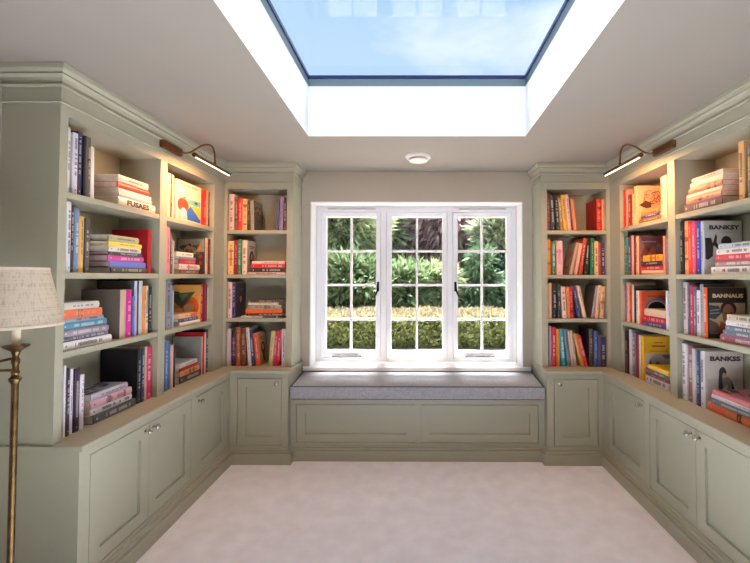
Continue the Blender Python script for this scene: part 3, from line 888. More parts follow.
 ('S', 0.0051, 0.0287, 0.2943, 0, (214, 122, 54), 'orange book at the left end', {'t': 3}),
 ('S', 0.0433, 0.0351, 0.2775, 0, (88, 128, 92), 'green book with pale spine block', {'t': 2}),
 ('S', 0.083, 0.0521, 0.2834, 0, (226, 176, 168), 'wide pinkish white book', {'t': 4}),
 ('S', 0.1848, 0.0271, 0.2722, 0.2321, (190, 150, 124), 'leaning beige book with red marks on cover', {'art': 'marks', 'cc': (170, 140, 116)}),
 ('S', 0.2273, 0.0248, 0.2642, 0.1856, (230, 170, 146), 'pale pink leaning book', {}),
 ('S', 0.2669, 0.0281, 0.3067, 0.1384, (190, 74, 44), 'rust red leaning book', {}),
 ('S', 0.3108, 0.0283, 0.2971, 0.0913, (40, 34, 36), 'black leaning book with white spine lettering', {'t': 2}),
 ('S', 0.3603, 0.0301, 0.304, 0.0249, (30, 110, 66), 'emerald green book', {}),
 ('S', 0.3984, 0.0315, 0.2802, 0, (232, 188, 140), 'cream book with small dark title', {'t': 1}),
 ('S', 0.4324, 0.0174, 0.2692, 0, (176, 80, 50), 'thin rust book', {}),
 ('S', 0.4536, 0.0294, 0.2693, 0, (72, 44, 84), 'purple book at the right end', {'t': 2}),
]),
('BR',3,[
 ('S', 0.0128, 0.0266, 0.2921, 0, (206, 156, 124), 'tan book at the left end', {}),
 ('S', 0.0476, 0.0338, 0.2886, 0, (34, 34, 34), 'black book with large grey spine lettering', {'t': 2}),
 ('S', 0.0926, 0.0222, 0.285, 0, (58, 62, 58), 'charcoal green book', {'t': 2}),
 ('S', 0.131, 0.0338, 0.2591, -0.046, (232, 196, 178), 'pinkish cream leaning book', {'t': 1}),
 ('S', 0.1694, 0.0222, 0.2591, -0.04, (226, 134, 72), 'orange leaning book', {}),
 ('S', 0.1962, 0.0301, 0.2596, -0.0538, (190, 34, 56), 'crimson leaning book', {'t': 3}),
 ('S', 0.255, 0.0276, 0.265, -0.159, (66, 74, 112), 'navy leaning book', {}),
 ('S', 0.3013, 0.0288, 0.272, -0.21, (220, 190, 160), 'cream leaning book', {}),
 ('S', 0.3615, 0.0197, 0.2651, 0.1645, (150, 142, 152), 'leaning grey book with dark cover', {'cc': (88, 78, 66)}),
 ('S', 0.3934, 0.0262, 0.2731, 0.1242, (228, 188, 150), 'cream leaning book beside the grey one', {}),
 ('S', 0.4369, 0.0321, 0.2629, 0.0639, (218, 174, 130), 'tan leaning book at the right end', {'t': 3}),
]),
('BR',4,[
 ('S', 0.016, 0.0201, 0.3297, 0, (160, 140, 156), 'thin lilac book at the left end', {}),
 ('S', 0.0421, 0.0335, 0.3226, 0, (204, 24, 52), 'crimson book', {'t': 2}),
 ('S', 0.0794, 0.0257, 0.3095, -0.009, (206, 142, 60), 'ochre book', {}),
 ('S', 0.1216, 0.0341, 0.3101, -0.059, (40, 140, 160), 'teal book with pale spine lettering', {'t': 2}),
 ('S', 0.1688, 0.0305, 0.31, -0.0976, (112, 128, 140), 'grey-blue leaning book', {}),
 ('S', 0.2033, 0.0158, 0.2944, -0.1072, (210, 186, 168), 'thin beige leaning book', {}),
 ('S', 0.2223, 0.0213, 0.2933, -0.1143, (204, 176, 160), 'thin pinkish leaning book', {}),
 ('S', 0.2765, 0.0284, 0.2751, -0.2263, (204, 138, 62), 'ochre leaning book', {}),
 ('S', 0.3102, 0.0276, 0.2582, -0.2393, (206, 40, 44), 'red leaning book with white spine band', {'t': 2}),
 ('S', 0.3468, 0.0321, 0.3123, 0, (70, 56, 58), 'dark brown book with broad cover', {'t': 3, 'big': 1, 'cc': (44, 36, 40)}),
 ('S', 0.3869, 0.0293, 0.2944, 0, (54, 84, 150), 'bright blue book', {}),
 ('S', 0.4214, 0.0159, 0.2547, 0, (96, 84, 116), 'thin mauve book', {}),
 ('S', 0.4418, 0.0412, 0.2475, 0, (60, 46, 80), 'dark purple book at the right end', {'t': 2}),
]),
('RF',1,[
 ('S', 0.003, 0.0309, 0.2927, 0, (214, 44, 34), 'red book by the corner', {}),
 ('S', 0.0384, 0.0301, 0.2875, 0, (228, 150, 130), 'salmon pink book', {}),
 ('S', 0.0729, 0.0394, 0.242, 0, (150, 44, 36), 'dark red book with pale spine lettering', {'t': 2}),
 ('S', 0.1199, 0.03, 0.2374, 0, (236, 206, 140), 'pale yellow book', {}),
 ('S', 0.1558, 0.0433, 0.2876, 0, (238, 178, 130), 'peach book with dark bramble drawing on cover', {'art': 'bramble', 'big': 1, 'cc': (236, 176, 130)}),
 ('K', [(0.2267, 0.2642, 0.0348, (140, 96, 40), 'brown book, lowest of stack', {}), (0.2453, 0.212, 0.02, (72, 84, 150), 'blue book', {'t': 2}), (0.2489, 0.2, 0.0258, (234, 130, 66), 'orange book topmost of stack', {})]),
 ('S', 0.4963, 0.0284, 0.2774, 0, (196, 180, 170), 'tall grey-white book', {'t': 1}),
 ('S', 0.5293, 0.0253, 0.281, 0, (240, 206, 160), 'tall cream book nearest the upright', {}),
]),
('RF',2,[
 ('S', 0.003, 0.0565, 0.2895, 0, (70, 124, 118), 'teal green book by the corner', {'t': 3}),
 ('S', 0.0664, 0.0355, 0.2881, 0, (110, 50, 76), 'plum book', {'t': 2}),
 ('S', 0.1071, 0.0274, 0.2964, 0, (226, 160, 146), 'pink book', {}),
 ('S', 0.1398, 0.0199, 0.2893, 0, (120, 40, 44), 'thin dark red book', {}),
 ('S', 0.1648, 0.0397, 0.2831, 0, (234, 168, 128), 'peach-spined book with brown collage cover', {'art': 'collage', 'big': 1, 'cc': (150, 96, 88)}),
 ('K', [(0.2392, 0.2675, 0.0305, (232, 186, 154), 'cream-pink book, lowest of stack', {}), (0.2295, 0.2747, 0.0335, (214, 44, 48), 'red book with white lettering', {'t': 2}), (0.2536, 0.2459, 0.0274, (52, 34, 36), 'black book', {'t': 2}), (0.2623, 0.2348, 0.0442, (240, 170, 52), 'amber yellow book topmost of stack', {'t': 3})]),
 ('S', 0.5072, 0.0211, 0.2516, 0, (228, 134, 110), 'salmon book', {}),
 ('S', 0.5346, 0.0237, 0.2996, 0, (96, 120, 136), 'tall slate blue book', {}),
 ('S', 0.5613, 0.0151, 0.2748, 0, (52, 58, 74), 'thin dark navy book nearest the upright', {'t': 2}),
]),
('RF',3,[
 ('S', 0.003, 0.0211, 0.292, 0, (140, 100, 110), 'thin plum book by the corner', {}),
 ('S', 0.0282, 0.0376, 0.3008, 0, (232, 184, 164), 'pinkish white book', {}),
 ('S', 0.0699, 0.0276, 0.281, 0, (214, 80, 48), 'orange-red book', {'t': 3}),
 ('S', 0.1045, 0.0284, 0.2817, 0, (224, 206, 184), 'tall cream book with grey cover', {'cc': (92, 96, 96)}),
 ('S', 0.1383, 0.0178, 0.2561, 0, (44, 36, 40), 'thin black book', {}),
 ('S', 0.1628, 0.0454, 0.2439, 0, (230, 206, 190), 'white book', {}),
 ('S', 0.2134, 0.0345, 0.24, 0, (222, 78, 40), 'red-orange book with black arch on cover', {'art': 'arch', 'big': 1, 'cc': (214, 70, 40)}),
 ('K', [(0.2575, 0.2649, 0.0289, (70, 78, 142), 'blue book, lowest of stack', {'t': 2}), (0.2612, 0.2579, 0.0425, (206, 28, 52), 'bright red book with white lettering', {'t': 2}), (0.2756, 0.2491, 0.0479, (214, 188, 158), 'thick cream book topmost of stack', {})]),
 ('S', 0.5283, 0.0153, 0.2524, 0, (222, 216, 224), 'thin white-lilac book', {}),
 ('S', 0.5565, 0.0182, 0.3115, 0, (226, 212, 214), 'tall white book nearest the upright', {'t': 1}),
]),
('RF',4,[
 ('S', 0.003, 0.049, 0.3326, 0, (62, 40, 42), 'tall dark brown book by the corner', {'t': 3}),
 ('S', 0.0606, 0.0343, 0.3421, 0, (206, 198, 200), 'tall white book', {}),
 ('S', 0.0995, 0.0439, 0.3246, 0, (136, 116, 130), 'mauve-grey book', {'t': 2}),
 ('S', 0.1497, 0.0406, 0.3162, 0, (136, 44, 66), 'wine red book', {}),
 ('S', 0.1947, 0.0209, 0.3165, 0, (222, 196, 170), 'thin cream book', {}),
 ('S', 0.2199, 0.0319, 0.3132, 0, (232, 178, 40), 'large yellow book with grey panel on cover', {'art': 'panel', 'big': 1, 'cc': (226, 172, 38)}),
 ('K', [(0.2761, 0.2635, 0.05, (222, 212, 208), 'white lettered book, lowest of stack', {'t': 1}), (0.283, 0.2663, 0.0235, (140, 62, 82), 'plum red book', {}), (0.2867, 0.2694, 0.0276, (104, 104, 102), 'charcoal book', {'t': 2}), (0.3188, 0.2381, 0.0286, (236, 194, 44), 'yellow book topmost of stack', {'t': 2})]),
]),
('RN',1,[
 ('K', [(0.0491, 0.3068, 0.05, (112, 92, 92), 'dark taupe book with white lettering, lowest of stack', {'t': 2}), (0.0719, 0.2856, 0.0273, (214, 136, 116), 'salmon book with red label', {'t': 3}), (0.0726, 0.2856, 0.0273, (236, 190, 164), 'pale pink book third from bottom of stack', {}), (0.0925, 0.2643, 0.0321, (198, 130, 104), 'tan and white book', {'t': 3}), (0.1014, 0.2583, 0.0297, (238, 200, 176), 'cream book second from top of stack', {}), (0.118, 0.2434, 0.0265, (240, 206, 182), 'cream book topmost of stack', {})]),
 ('S', 0.4709, 0.035, 0.293, 0, (222, 170, 110), 'tall light tan book', {'t': 1}),
 ('S', 0.518, 0.0334, 0.263, 0, (100, 110, 124), 'tall blue-grey speckled book', {'t': 3}),
]),
('RN',2,[
 ('S', 0.0074, 0.029, 0.3174, 0, (40, 30, 32), 'black book with bold white spine lettering', {'t': 2}),
 ('S', 0.0399, 0.0331, 0.3209, 0, (240, 168, 110), 'peach orange book', {'t': 3}),
 ('S', 0.0764, 0.0332, 0.3198, 0, (226, 64, 40), 'red-orange book', {}),
 ('S', 0.1129, 0.03, 0.3111, 0, (216, 84, 130), 'pink book with white spine lettering', {'t': 2}),
 ('S', 0.1473, 0.0324, 0.3063, 0, (58, 70, 170), 'royal blue book with white spine lettering', {'t': 2}),
 ('S', 0.184, 0.0271, 0.3017, 0, (176, 192, 208), 'large pale grey book with black title and silhouettes', {'art': 'BANKSY', 'big': 1, 'cc': (190, 186, 180)}),
 ('K', [(0.2712, 0.328, 0.0387, (224, 216, 212), 'white lettered book, lowest of stack', {'t': 1}), (0.2901, 0.3023, 0.0323, (172, 136, 136), 'grey-pink book', {'t': 2}), (0.3068, 0.2938, 0.0315, (208, 74, 88), 'rose red book with white lettering', {'t': 2}), (0.3134, 0.2653, 0.0294, (222, 208, 204), 'white book below the blue one', {'t': 1}), (0.3179, 0.2764, 0.0265, (164, 196, 212), 'light blue book topmost of stack', {'t': 1})]),
]),
('RN',3,[
 ('S', 0.0212, 0.0369, 0.311, 0, (206, 190, 196), 'tall lilac-white book', {'t': 1}),
 ('S', 0.0616, 0.0181, 0.3074, 0, (88, 88, 110), 'thin slate book', {}),
 ('S', 0.0831, 0.0247, 0.2921, 0, (198, 44, 76), 'crimson book with pale spine lettering', {'t': 2}),
 ('S', 0.1111, 0.0242, 0.2849, 0, (110, 104, 134), 'mauve blue book with white spine lettering', {'t': 2}),
 ('S', 0.1385, 0.0258, 0.2665, 0, (226, 218, 214), 'short white book', {'t': 1}),
 ('S', 0.1675, 0.0273, 0.3015, 0, (160, 158, 164), 'tall silver grey book', {'cc': (84, 78, 74)}),
 ('S', 0.2012, 0.0307, 0.2835, 0, (222, 96, 48), 'orange-spined book with gold title over portrait on dark cover', {'art': 'BANNAUS', 't': 2, 'big': 1, 'cc': (48, 36, 34)}),
 ('K', [(0.3247, 0.3369, 0.0404, (150, 88, 104), 'mauve-red lettered book, lowest of stack', {'t': 2}), (0.3463, 0.3088, 0.0244, (104, 108, 122), 'slate grey book with white lettering', {'t': 2}), (0.3656, 0.2761, 0.0257, (110, 114, 128), 'blue-grey lettered book in the middle of stack', {'t': 2}), (0.3691, 0.2806, 0.0264, (212, 208, 206), 'white book below the topmost', {}), (0.3726, 0.2988, 0.0306, (190, 180, 158), 'beige book topmost of stack', {'t': 1})]),
]),
('RN',4,[
 ('S', 0.003, 0.0422, 0.3345, 0, (216, 208, 206), 'tall white book with grey spine lettering', {'t': 1}),
 ('S', 0.0519, 0.0445, 0.3313, 0, (150, 96, 106), 'rose and black book', {'t': 2}),
 ('S', 0.1028, 0.0282, 0.3214, 0, (196, 194, 194), 'light grey book', {}),
 ('S', 0.1346, 0.0261, 0.3127, 0, (66, 76, 116), 'navy book with white spine lettering', {'t': 2}),
 ('S', 0.1655, 0.0364, 0.3198, 0, (212, 208, 206), 'large off-white book with black title over crouching figure', {'art': 'BANKSS', 't': 1, 'big': 1, 'cc': (206, 198, 188)}),
 ('K', [(0.2146, 0.3986, 0.05, (232, 106, 62), 'bright orange lettered book, lowest of stack', {'t': 3}), (0.2475, 0.3583, 0.0258, (112, 126, 142), 'slate blue lettered book', {'t': 2}), (0.248, 0.3504, 0.0221, (220, 216, 218), 'white book', {}), (0.2603, 0.3391, 0.0258, (196, 112, 118), 'rose pink patterned book topmost of stack', {'pat': 1})]),
]),
]

# ------------------------------------------------------------------ books
BAYS = {'LN': (U, 1.85, R90, 'left bookcase near bay', -1), 'LF': (U, 2.60, R90, 'left bookcase far bay', -1),
        'BL': (-1.555, B, 0, 'corner bookcase left of window', 1), 'BR': (1.087, B, 0, 'corner bookcase right of window', -1),
        'RF': (V, 3.215, Rm90, 'right bookcase far bay', 1), 'RN': (V, 2.535, Rm90, 'right bookcase near bay', 1)}
SHZ = {1: Z1, 2: Z2, 3: Z3, 4: ZT}
SHN = {1: 'top shelf', 2: 'second shelf', 3: 'third shelf', 4: 'worktop'}
SHG = {1: 'top shelf', 2: 'second shelf', 3: 'third shelf', 4: 'worktop level'}
DARK, PALE, GOLD, PINK = (60, 54, 58), (226, 222, 216), (206, 170, 110), (214, 110, 160)

def text_mesh(s, height, depth=0.0006):
    cu = bpy.data.curves.new('txt', 'FONT'); cu.body = s; cu.size = 1.0; cu.align_x = 'CENTER'; cu.align_y = 'CENTER'; cu.resolution_u = 2; cu.offset = 0.045
    o = bpy.data.objects.new('txt', cu); col.objects.link(o)
    bpy.context.view_layer.update()
    me = bpy.data.meshes.new_from_object(o.evaluated_get(bpy.context.evaluated_depsgraph_get()))
    bpy.data.objects.remove(o); bpy.data.curves.remove(cu)
    vs_ = [tuple(v.co) for v in me.vertices]; fs = [tuple(p.vertices) for p in me.polygons]
    bpy.data.meshes.remove(me)
    xs = [v[0] for v in vs_]; ys = [v[1] for v in vs_]
    mx, my = (min(xs) + max(xs)) / 2, (min(ys) + max(ys)) / 2
    k = height / (max(ys) - min(ys))
    return [((v[0] - mx) * k, (v[1] - my) * k) for v in vs_], fs, (max(xs) - min(xs)) * k

def lum(c):
    return .3 * c[0] + .6 * c[1] + .1 * c[2]

def ell(cx, cy, rx, ry, n=20, a0=0, a1=2 * PI):
    return [(cx + rx * math.cos(a0 + (a1 - a0) * i / n), cy + ry * math.sin(a0 + (a1 - a0) * i / n)) for i in range(n + (0 if a1 - a0 > 6.2 else 1))]

def art(kind, w, h):
    """list of (polygon, colour) in cover coordinates; plain invented pictures"""
    R = lambda a, b, c_, d: [(a * w, b * h), (c_ * w, b * h), (c_ * w, d * h), (a * w, d * h)]
    P = lambda *q: [(a * w, b * h) for a, b in q]
    if kind == 'shapes':
        return [(R(.02, .46, .98, .60), (120, 168, 160)), (P((.35, .42), (.98, .46), (.98, .08)), (236, 190, 70)), (P((.98, .04), (.98, .12), (.55, .42), (.38, .30), (.42, .06)), (56, 104, 190)),
                (ell(.24 * w, .40 * h, .22 * w, .17 * h), (226, 70, 48)), (ell(.26 * w, .19 * h, .13 * w, .15 * h), (226, 190, 196)), (R(.05, .04, .16, .26), (208, 176, 180)),
                (ell(.30 * w, .60 * h, .06 * w, .016 * h), (44, 70, 60)), (ell(.78 * w, .54 * h, .07 * w, .03 * h), (44, 92, 76)),
                (R(.12, .90, .30, .94), (170, 156, 110)), (R(.34, .90, .52, .94), (170, 156, 110)), (R(.56, .90, .86, .94), (170, 156, 110))]
    if kind == 'floral':
        out = [(R(.03, .62, .97, .97), (150, 140, 116)), (ell(.3 * w, .74 * h, .2 * w, .07 * h), (70, 66, 70))]
        r = random.Random(3)
        for _ in range(22):
            out.append((ell((.3 + .6 * r.random()) * w, (.3 + .5 * r.random()) * h, (.04 + .05 * r.random()) * w, (.03 + .04 * r.random()) * h, 8),
                        r.choice([(206, 100, 56), (190, 80, 44), (96, 92, 60), (60, 58, 46), (216, 140, 90), (170, 52, 40)])))
        return out
    if kind == 'triangle':
        return [(R(0, 0, 1, 1), (222, 160, 78)), (ell(.66 * w, .42 * h, .30 * w, .27 * h), (222, 92, 38)), (P((.02, .76), (.84, .82), (.36, .36), (.06, .56)), (70, 84, 56)), (P((.25, .74), (.60, .77), (.38, .55)), (104, 120, 84)),
                (P((.02, .56), (.36, .36), (.1, .36)), (190, 110, 60)), (ell(.62 * w, .38 * h, .18 * w, .12 * h), (222, 168, 120)), (ell(.18 * w, .80 * h, .12 * w, .02 * h), (40, 44, 40))]
    if kind == 'vase':
        return [(ell(.5 * w, .50 * h, .24 * w, .20 * h), (74, 34, 44)), (R(.38, .08, .62, .45), (62, 30, 40)), (ell(.5 * w, .53 * h, .10 * w, .10 * h), (196, 150, 124)), (R(.25, .82, .78, .85), (110, 80, 66)), (R(.3, .77, .7, .79), (110, 80, 66))]
    if kind == 'marks':
        return [(P((.15, .45), (.3, .72), (.36, .7), (.22, .42)), (150, 40, 30)), (P((.35, .5), (.5, .76), (.57, .74), (.42, .47)), (160, 44, 34)), (P((.55, .6), (.85, .72), (.86, .66), (.58, .54)), (170, 60, 40)), (R(.3, .2, .7, .24), (120, 90, 70))]
    if kind == 'bramble':
        out = []
        r = random.Random(5)
        out.append((P((.06, .50), (.30, .62), (.5, .56), (.48, .44), (.30, .42)), (92, 58, 48)))
        for _ in range(16):
            cx, cy, rr, wd = .55 + .24 * r.uniform(-1, 1), .68 + .13 * r.uniform(-1, 1), r.uniform(.06, .14), .016
            a0 = r.uniform(0, 6); n = 9; a1 = a0 + r.uniform(2, 4)
            o = ell(cx * w, cy * h, rr * w, rr * .8 * h, n, a0, a1); i_ = ell(cx * w, cy * h, (rr - wd) * w, (rr - wd) * .8 * h, n, a0, a1)
            for k in range(n):
                out.append(([o[k], o[k + 1], i_[k + 1], i_[k]], r.choice([(84, 44, 46), (150, 60, 50), (110, 60, 70)])))
        return out
    if kind == 'collage':
        return [(R(.05, .62, .95, .96), (122, 88, 92)), (P((.05, .2), (.5, .76), (.62, .5), (.3, .12)), (196, 112, 84)), (P((.05, .5), (.2, .74), (.36, .7), (.2, .3)), (112, 56, 50)), (P((.5, .7), (.7, .84), (.92, .66), (.72, .5)), (142, 112, 116)),
                (P((.55, .45), (.9, .62), (.95, .3), (.6, .25)), (90, 62, 72)), (R(.12, .84, .6, .87), (190, 160, 150)), (R(.7, .84, .86, .89), (176, 60, 50))]
    if kind == 'arch':
        return [(R(.06, .05, .92, .92), (196, 88, 52)), (ell(.5 * w, .5 * h, .40 * w, .30 * h, 24), (150, 132, 140)), (ell(.5 * w, .48 * h, .34 * w, .25 * h, 24), (206, 196, 188)), (ell(.5 * w, .47 * h, .30 * w, .22 * h, 24), (38, 30, 34)), (R(.2, .1, .8, .46), (38, 30, 34)),
                (R(.2, .84, .5, .87), (120, 50, 40)), (R(.55, .84, .8, .87), (120, 50, 40))]
    if kind == 'panel':
        return [(R(.06, .18, .96, .62), (186, 172, 170)), (P((.3, .3), (.45, .45), (.6, .36), (.75, .34), (.7, .22), (.35, .2)), (178, 70, 40)), (P((.08, .18), (.22, .5), (.3, .3), (.28, .18)), (110, 96, 96)), (P((.6, .58), (.94, .60), (.94, .5), (.7, .5)), (120, 108, 100)),
                (R(.35, .85, .65, .87), (150, 90, 30)), (R(.28, .76, .72, .80), (150, 90, 30)), (R(.2, .66, .8, .675), (170, 110, 30))]
    if kind == 'silhouettes':
        return [(P((.02, .28), (.02, .68), (.18, .68), (.22, .58), (.26, .66), (.30, .76), (.34, .70), (.32, .60), (.40, .50), (.38, .46), (.24, .54), (.22, .34), (.10, .27)), (40, 36, 40)),
                (ell(.58 * w, .60 * h, .14 * w, .115 * h), (44, 38, 40)), (R(.45, .535, .72, .575), (214, 208, 202)), (P((.30, .1), (.36, .40), (.82, .46), (.86, .1)), (60, 52, 56)), (R(.4, .78, .84, .788), (150, 146, 140))]
    if kind == 'crouch':
        return [(R(.06, .03, .96, .52), (196, 184, 174)), (ell(.46 * w, .62 * h, .10 * w, .11 * h), (56, 48, 52)), (P((.36, .60), (.34, .36), (.42, .30), (.50, .42), (.48, .56)), (60, 52, 56)), (P((.44, .58), (.60, .56), (.70, .48), (.72, .30), (.60, .30), (.58, .42), (.46, .36)), (150, 138, 134)),
                (ell(.50 * w, .58 * h, .05 * w, .05 * h), (186, 170, 160)), (P((.40, .3), (.68, .3), (.64, .18), (.42, .16)), (110, 100, 100)), (P((.68, .50), (.76, .36), (.74, .28), (.70, .30)), (60, 52, 56))]
    if kind == 'portrait':
        return [(R(.04, .10, .98, .70), (178, 150, 118)), (P((.04, .66), (.30, .64), (.36, .50), (.20, .38), (.04, .40)), (62, 66, 76)), (P((.04, .10), (.04, .38), (.25, .30), (.36, .12)), (92, 76, 70)),
                (ell(.54 * w, .58 * h, .21 * w, .15 * h), (44, 30, 28)), (ell(.54 * w, .47 * h, .16 * w, .21 * h), (142, 92, 64)), (P((.26, .10), (.34, .36), (.42, .30), (.58, .30), (.70, .10)), (150, 74, 44)), (ell(.47 * w, .50 * h, .035 * w, .012 * h), (40, 26, 22)), (ell(.61 * w, .50 * h, .035 * w, .012 * h), (40, 26, 22)), (P((.53, .50), (.56, .50), (.575, .42), (.52, .42)), (116, 72, 50)),
                (ell(.50 * w, .35 * h, .05 * w, .018 * h), (150, 70, 60)), (P((.06, .56), (.30, .58), (.30, .56), (.06, .54)), (150, 140, 128)), (P((.06, .50), (.30, .52), (.30, .50), (.06, .48)), (150, 140, 128))]
    return []

def print_mesh(name, parent, polys, mp, layer0=0.0004):
    mb = MB()
    for i, (pl, c) in enumerate(polys):
        mb.add([mp(u, v, layer0 + i * 0.00012) for u, v in pl], [list(range(len(pl)))], bmat(c, .5))
    me = bpy.data.meshes.new(name); me.from_pydata(mb.v, [], mb.f)
    for q in mb.mats: me.materials.append(q)
    me.polygons.foreach_set('material_index', mb.mi)
    o = bpy.data.objects.new(name, me); col.objects.link(o); o.parent = parent
    return o

def book_parts(root, t, h, d, c, o, lying, side, r):
    """spine on local y=0 facing -y; thickness along x, height along z. Lying books are the same turned on their side."""
    if lying:   # standing (x,y,z) -> lying (z, y, t-x)
        T_ = lambda x, y, z: (z, y, t - x)
    else:
        T_ = lambda x, y, z: (x, y, z)
    M = bmat(c, o.get('gloss', .42))
    b = .0024 if t > .012 else .0012
    hard = r.random() < .7
    bulge = min(.005, t * .16) if hard else .0012
    pr = .003 if hard else .0006
    # cover: outline of a C profile in x-y, extruded along z
    prof = [(0, d)] + [(0, bulge)] + [(t * k / 5, bulge * (1 - math.sin(PI * k / 5))) for k in range(1, 5)] + [(t, bulge), (t, d), (t - b, d), (t - b, bulge + b), (b, bulge + b), (b, d)]
    n = len(prof)
    mb = MB()
    vs_ = [T_(x, y, 0) for x, y in prof] + [T_(x, y, h) for x, y in prof]
    fs = [(i, (i + 1) % n, n + (i + 1) % n, n + i) for i in range(n)]
    # end caps as quads: left board, right board, spine strip
    def cap(k):
        return [(k + 0, k + 1, k + n - 2, k + n - 1), (k + 6, k + 7, k + 8, k + 9), tuple([k + i for i in range(1, 7)] + [k + n - 3, k + n - 2])]
    fs += cap(0) + cap(n)
    mb.add(vs_, fs, M)
    cov = mb.build('cover', root, smooth=False)
    pg = MB()
    e = [T_(b, bulge + b, pr), T_(t - b, bulge + b, pr), T_(t - b, d - pr, pr), T_(b, d - pr, pr), T_(b, bulge + b, h - pr), T_(t - b, bulge + b, h - pr), T_(t - b, d - pr, h - pr), T_(b, d - pr, h - pr)]
    pg.add(e, [(0, 3, 2, 1), (4, 5, 6, 7), (0, 1, 5, 4), (1, 2, 6, 5), (2, 3, 7, 6), (3, 0, 4, 7)], PAGE)
    pg.build('page_block', root)
    # spine print: small bars and blocks standing for lettering too small to read
    k = o.get('t')
    polys = []
    if o.get('band'):
        polys.append(([(t * .04, h * .60), (t * .96, h * .60), (t * .96, h * .97), (t * .04, h * .97)], o['band']))
    if k or r.random() < .6:
        tc_ = {None: DARK if lum(c) > 120 else PALE, 1: DARK, 2: PALE, 3: GOLD if lum(c) < 150 else (150, 70, 50), 4: PINK}[k]
        tc_ = tuple(int(.72 * a + .28 * b_) for a, b_ in zip(tc_, c))
        z = h * r.uniform(.22, .34); z1 = h * r.uniform(.78, .92)
        w0 = t * (.24 if k else .13)
        cx = t / 2
        while z < z1:
            L_ = r.uniform(.3, .7) * w0 * .8 + .0012
            if r.random() < .14:
                z += L_ * 1.2
            else:
                polys.append(([(cx - w0 * r.uniform(.75, 1), z), (cx + w0 * r.uniform(.75, 1), z), (cx + w0 * r.uniform(.75, 1), z + L_), (cx - w0 * r.uniform(.75, 1), z + L_)], tc_))
            z += L_ * 1.45
        polys.append(([(cx - w0 * .5, h * .06), (cx + w0 * .5, h * .06), (cx + w0 * .5, h * .06 + w0), (cx - w0 * .5, h * .06 + w0)], tc_))
        if k in (3, 4) and t > .018:
            bc = (int(c[0] * .6), int(c[1] * .55), int(c[2] * .6)) if k == 3 else tc_
            for q in range(2):
                zz = h * r.uniform(.15, .8)
                polys.insert(0, ([(t * .06, zz), (t * .94, zz), (t * .94, zz + h * r.uniform(.02, .1)), (t * .06, zz + h * .03)], bc))
    if o.get('word'):
        vs2, fs2, wd = text_mesh(o['word'], t * .62)
        # lettering runs along the spine, upright when the book lies flat
        q = MB(); sc_ = h * .60 / wd
        q.add([(h * .5 + a * sc_, bulge * .0 - .0006, t / 2 + b_ ) for a, b_ in vs2], fs2, bmat((84, 58, 46), .5))
        q.build('spine_lettering', root)
        polys = []
    if polys:
        def mp(u, v, l):
            y = bulge * (1 - math.sin(PI * min(max(u / t, 0), 1)))
            return T_(u, y - l - .0003, v)
        # subdivide wide blocks so that they follow the rounded spine
        pp = []
        for pl, cc in polys:
            x0_, x1_ = min(p[0] for p in pl), max(p[0] for p in pl)
            if x1_ - x0_ > .4 * t and len(pl) == 4:
                z0_, z1_ = pl[0][1], pl[2][1]
                for j in range(4):
                    a, b2 = x0_ + (x1_ - x0_) * j / 4, x0_ + (x1_ - x0_) * (j + 1) / 4
                    pp.append(([(a, z0_), (b2, z0_), (b2, z1_), (a, z1_)], cc))
            else:
                pp.append((pl, cc))
        mb2 = MB()
        for pl, cc in pp:
            mb2.add([mp(u, v, .0004) for u, v in pl], [list(range(len(pl)))], bmat(cc, .5))
        me = bpy.data.meshes.new('spine_print'); me.from_pydata(mb2.v, [], mb2.f)
        for q in mb2.mats: me.materials.append(q)
        me.polygons.foreach_set('material_index', mb2.mi)
        so = bpy.data.objects.new('spine_print', me); col.objects.link(so); so.parent = root; so['kind'] = 'stuff'
    # cover print on the side one sees
    a = o.get('art') or o.get('face')
    if a or o.get('cc'):
        w = d - bulge
        if lying:
            return
        if side > 0:
            mp = lambda u, v, l: (t + l, bulge + u, v)
        else:
            mp = lambda u, v, l: (-l, d - u, v)
        polys = []
        if o.get('cc'):
            polys.append(([(0, .001), (w - .001, .001), (w - .001, h - .001), (0, h - .001)], o['cc']))
        key = {'BANKSY': 'silhouettes', 'BANKSS': 'crouch', 'BANNAUS': 'portrait'}.get(a, a)
        if a:
            polys += art(key, w, h)
        po = print_mesh('cover_print', root, polys, mp)
        if a and a.isupper():
            hh = h * (.085 if a != 'BANNAUS' else .08)
            vs2, fs2, wd = text_mesh(a, hh)
            sc_ = w * .80 / wd
            q = MB()
            q.add([mp(w * .53 + x * sc_, h * (.875 if a != 'BANNAUS' else .84) + y, .0045 if False else .0035 * .5) for x, y in vs2], fs2, bmat((44, 38, 40) if a != 'BANNAUS' else (222, 196, 150), .5))
            q.build('cover_lettering', root)
    if lying and o.get('pat'):
        r2 = random.Random(11)
        polys = []
        for _ in range(16):
            cx, cy = r2.uniform(.1, .9) * h, r2.uniform(.1, .9) * (d - .01)
            polys.append(([(min(max(x, .004), h - .004), min(max(y, .008), d - .004)) for x, y in ell(cx, cy, r2.uniform(.015, .05), r2.uniform(.006, .02), 8, r2.random(), r2.random() + 6.283)], r2.choice([(40, 36, 44), (60, 54, 66), (120, 96, 110)]) if lum(c) > 170 or True else c))
        print_mesh('cover_print', root, polys, lambda u, v, l: (u, v, t + l))

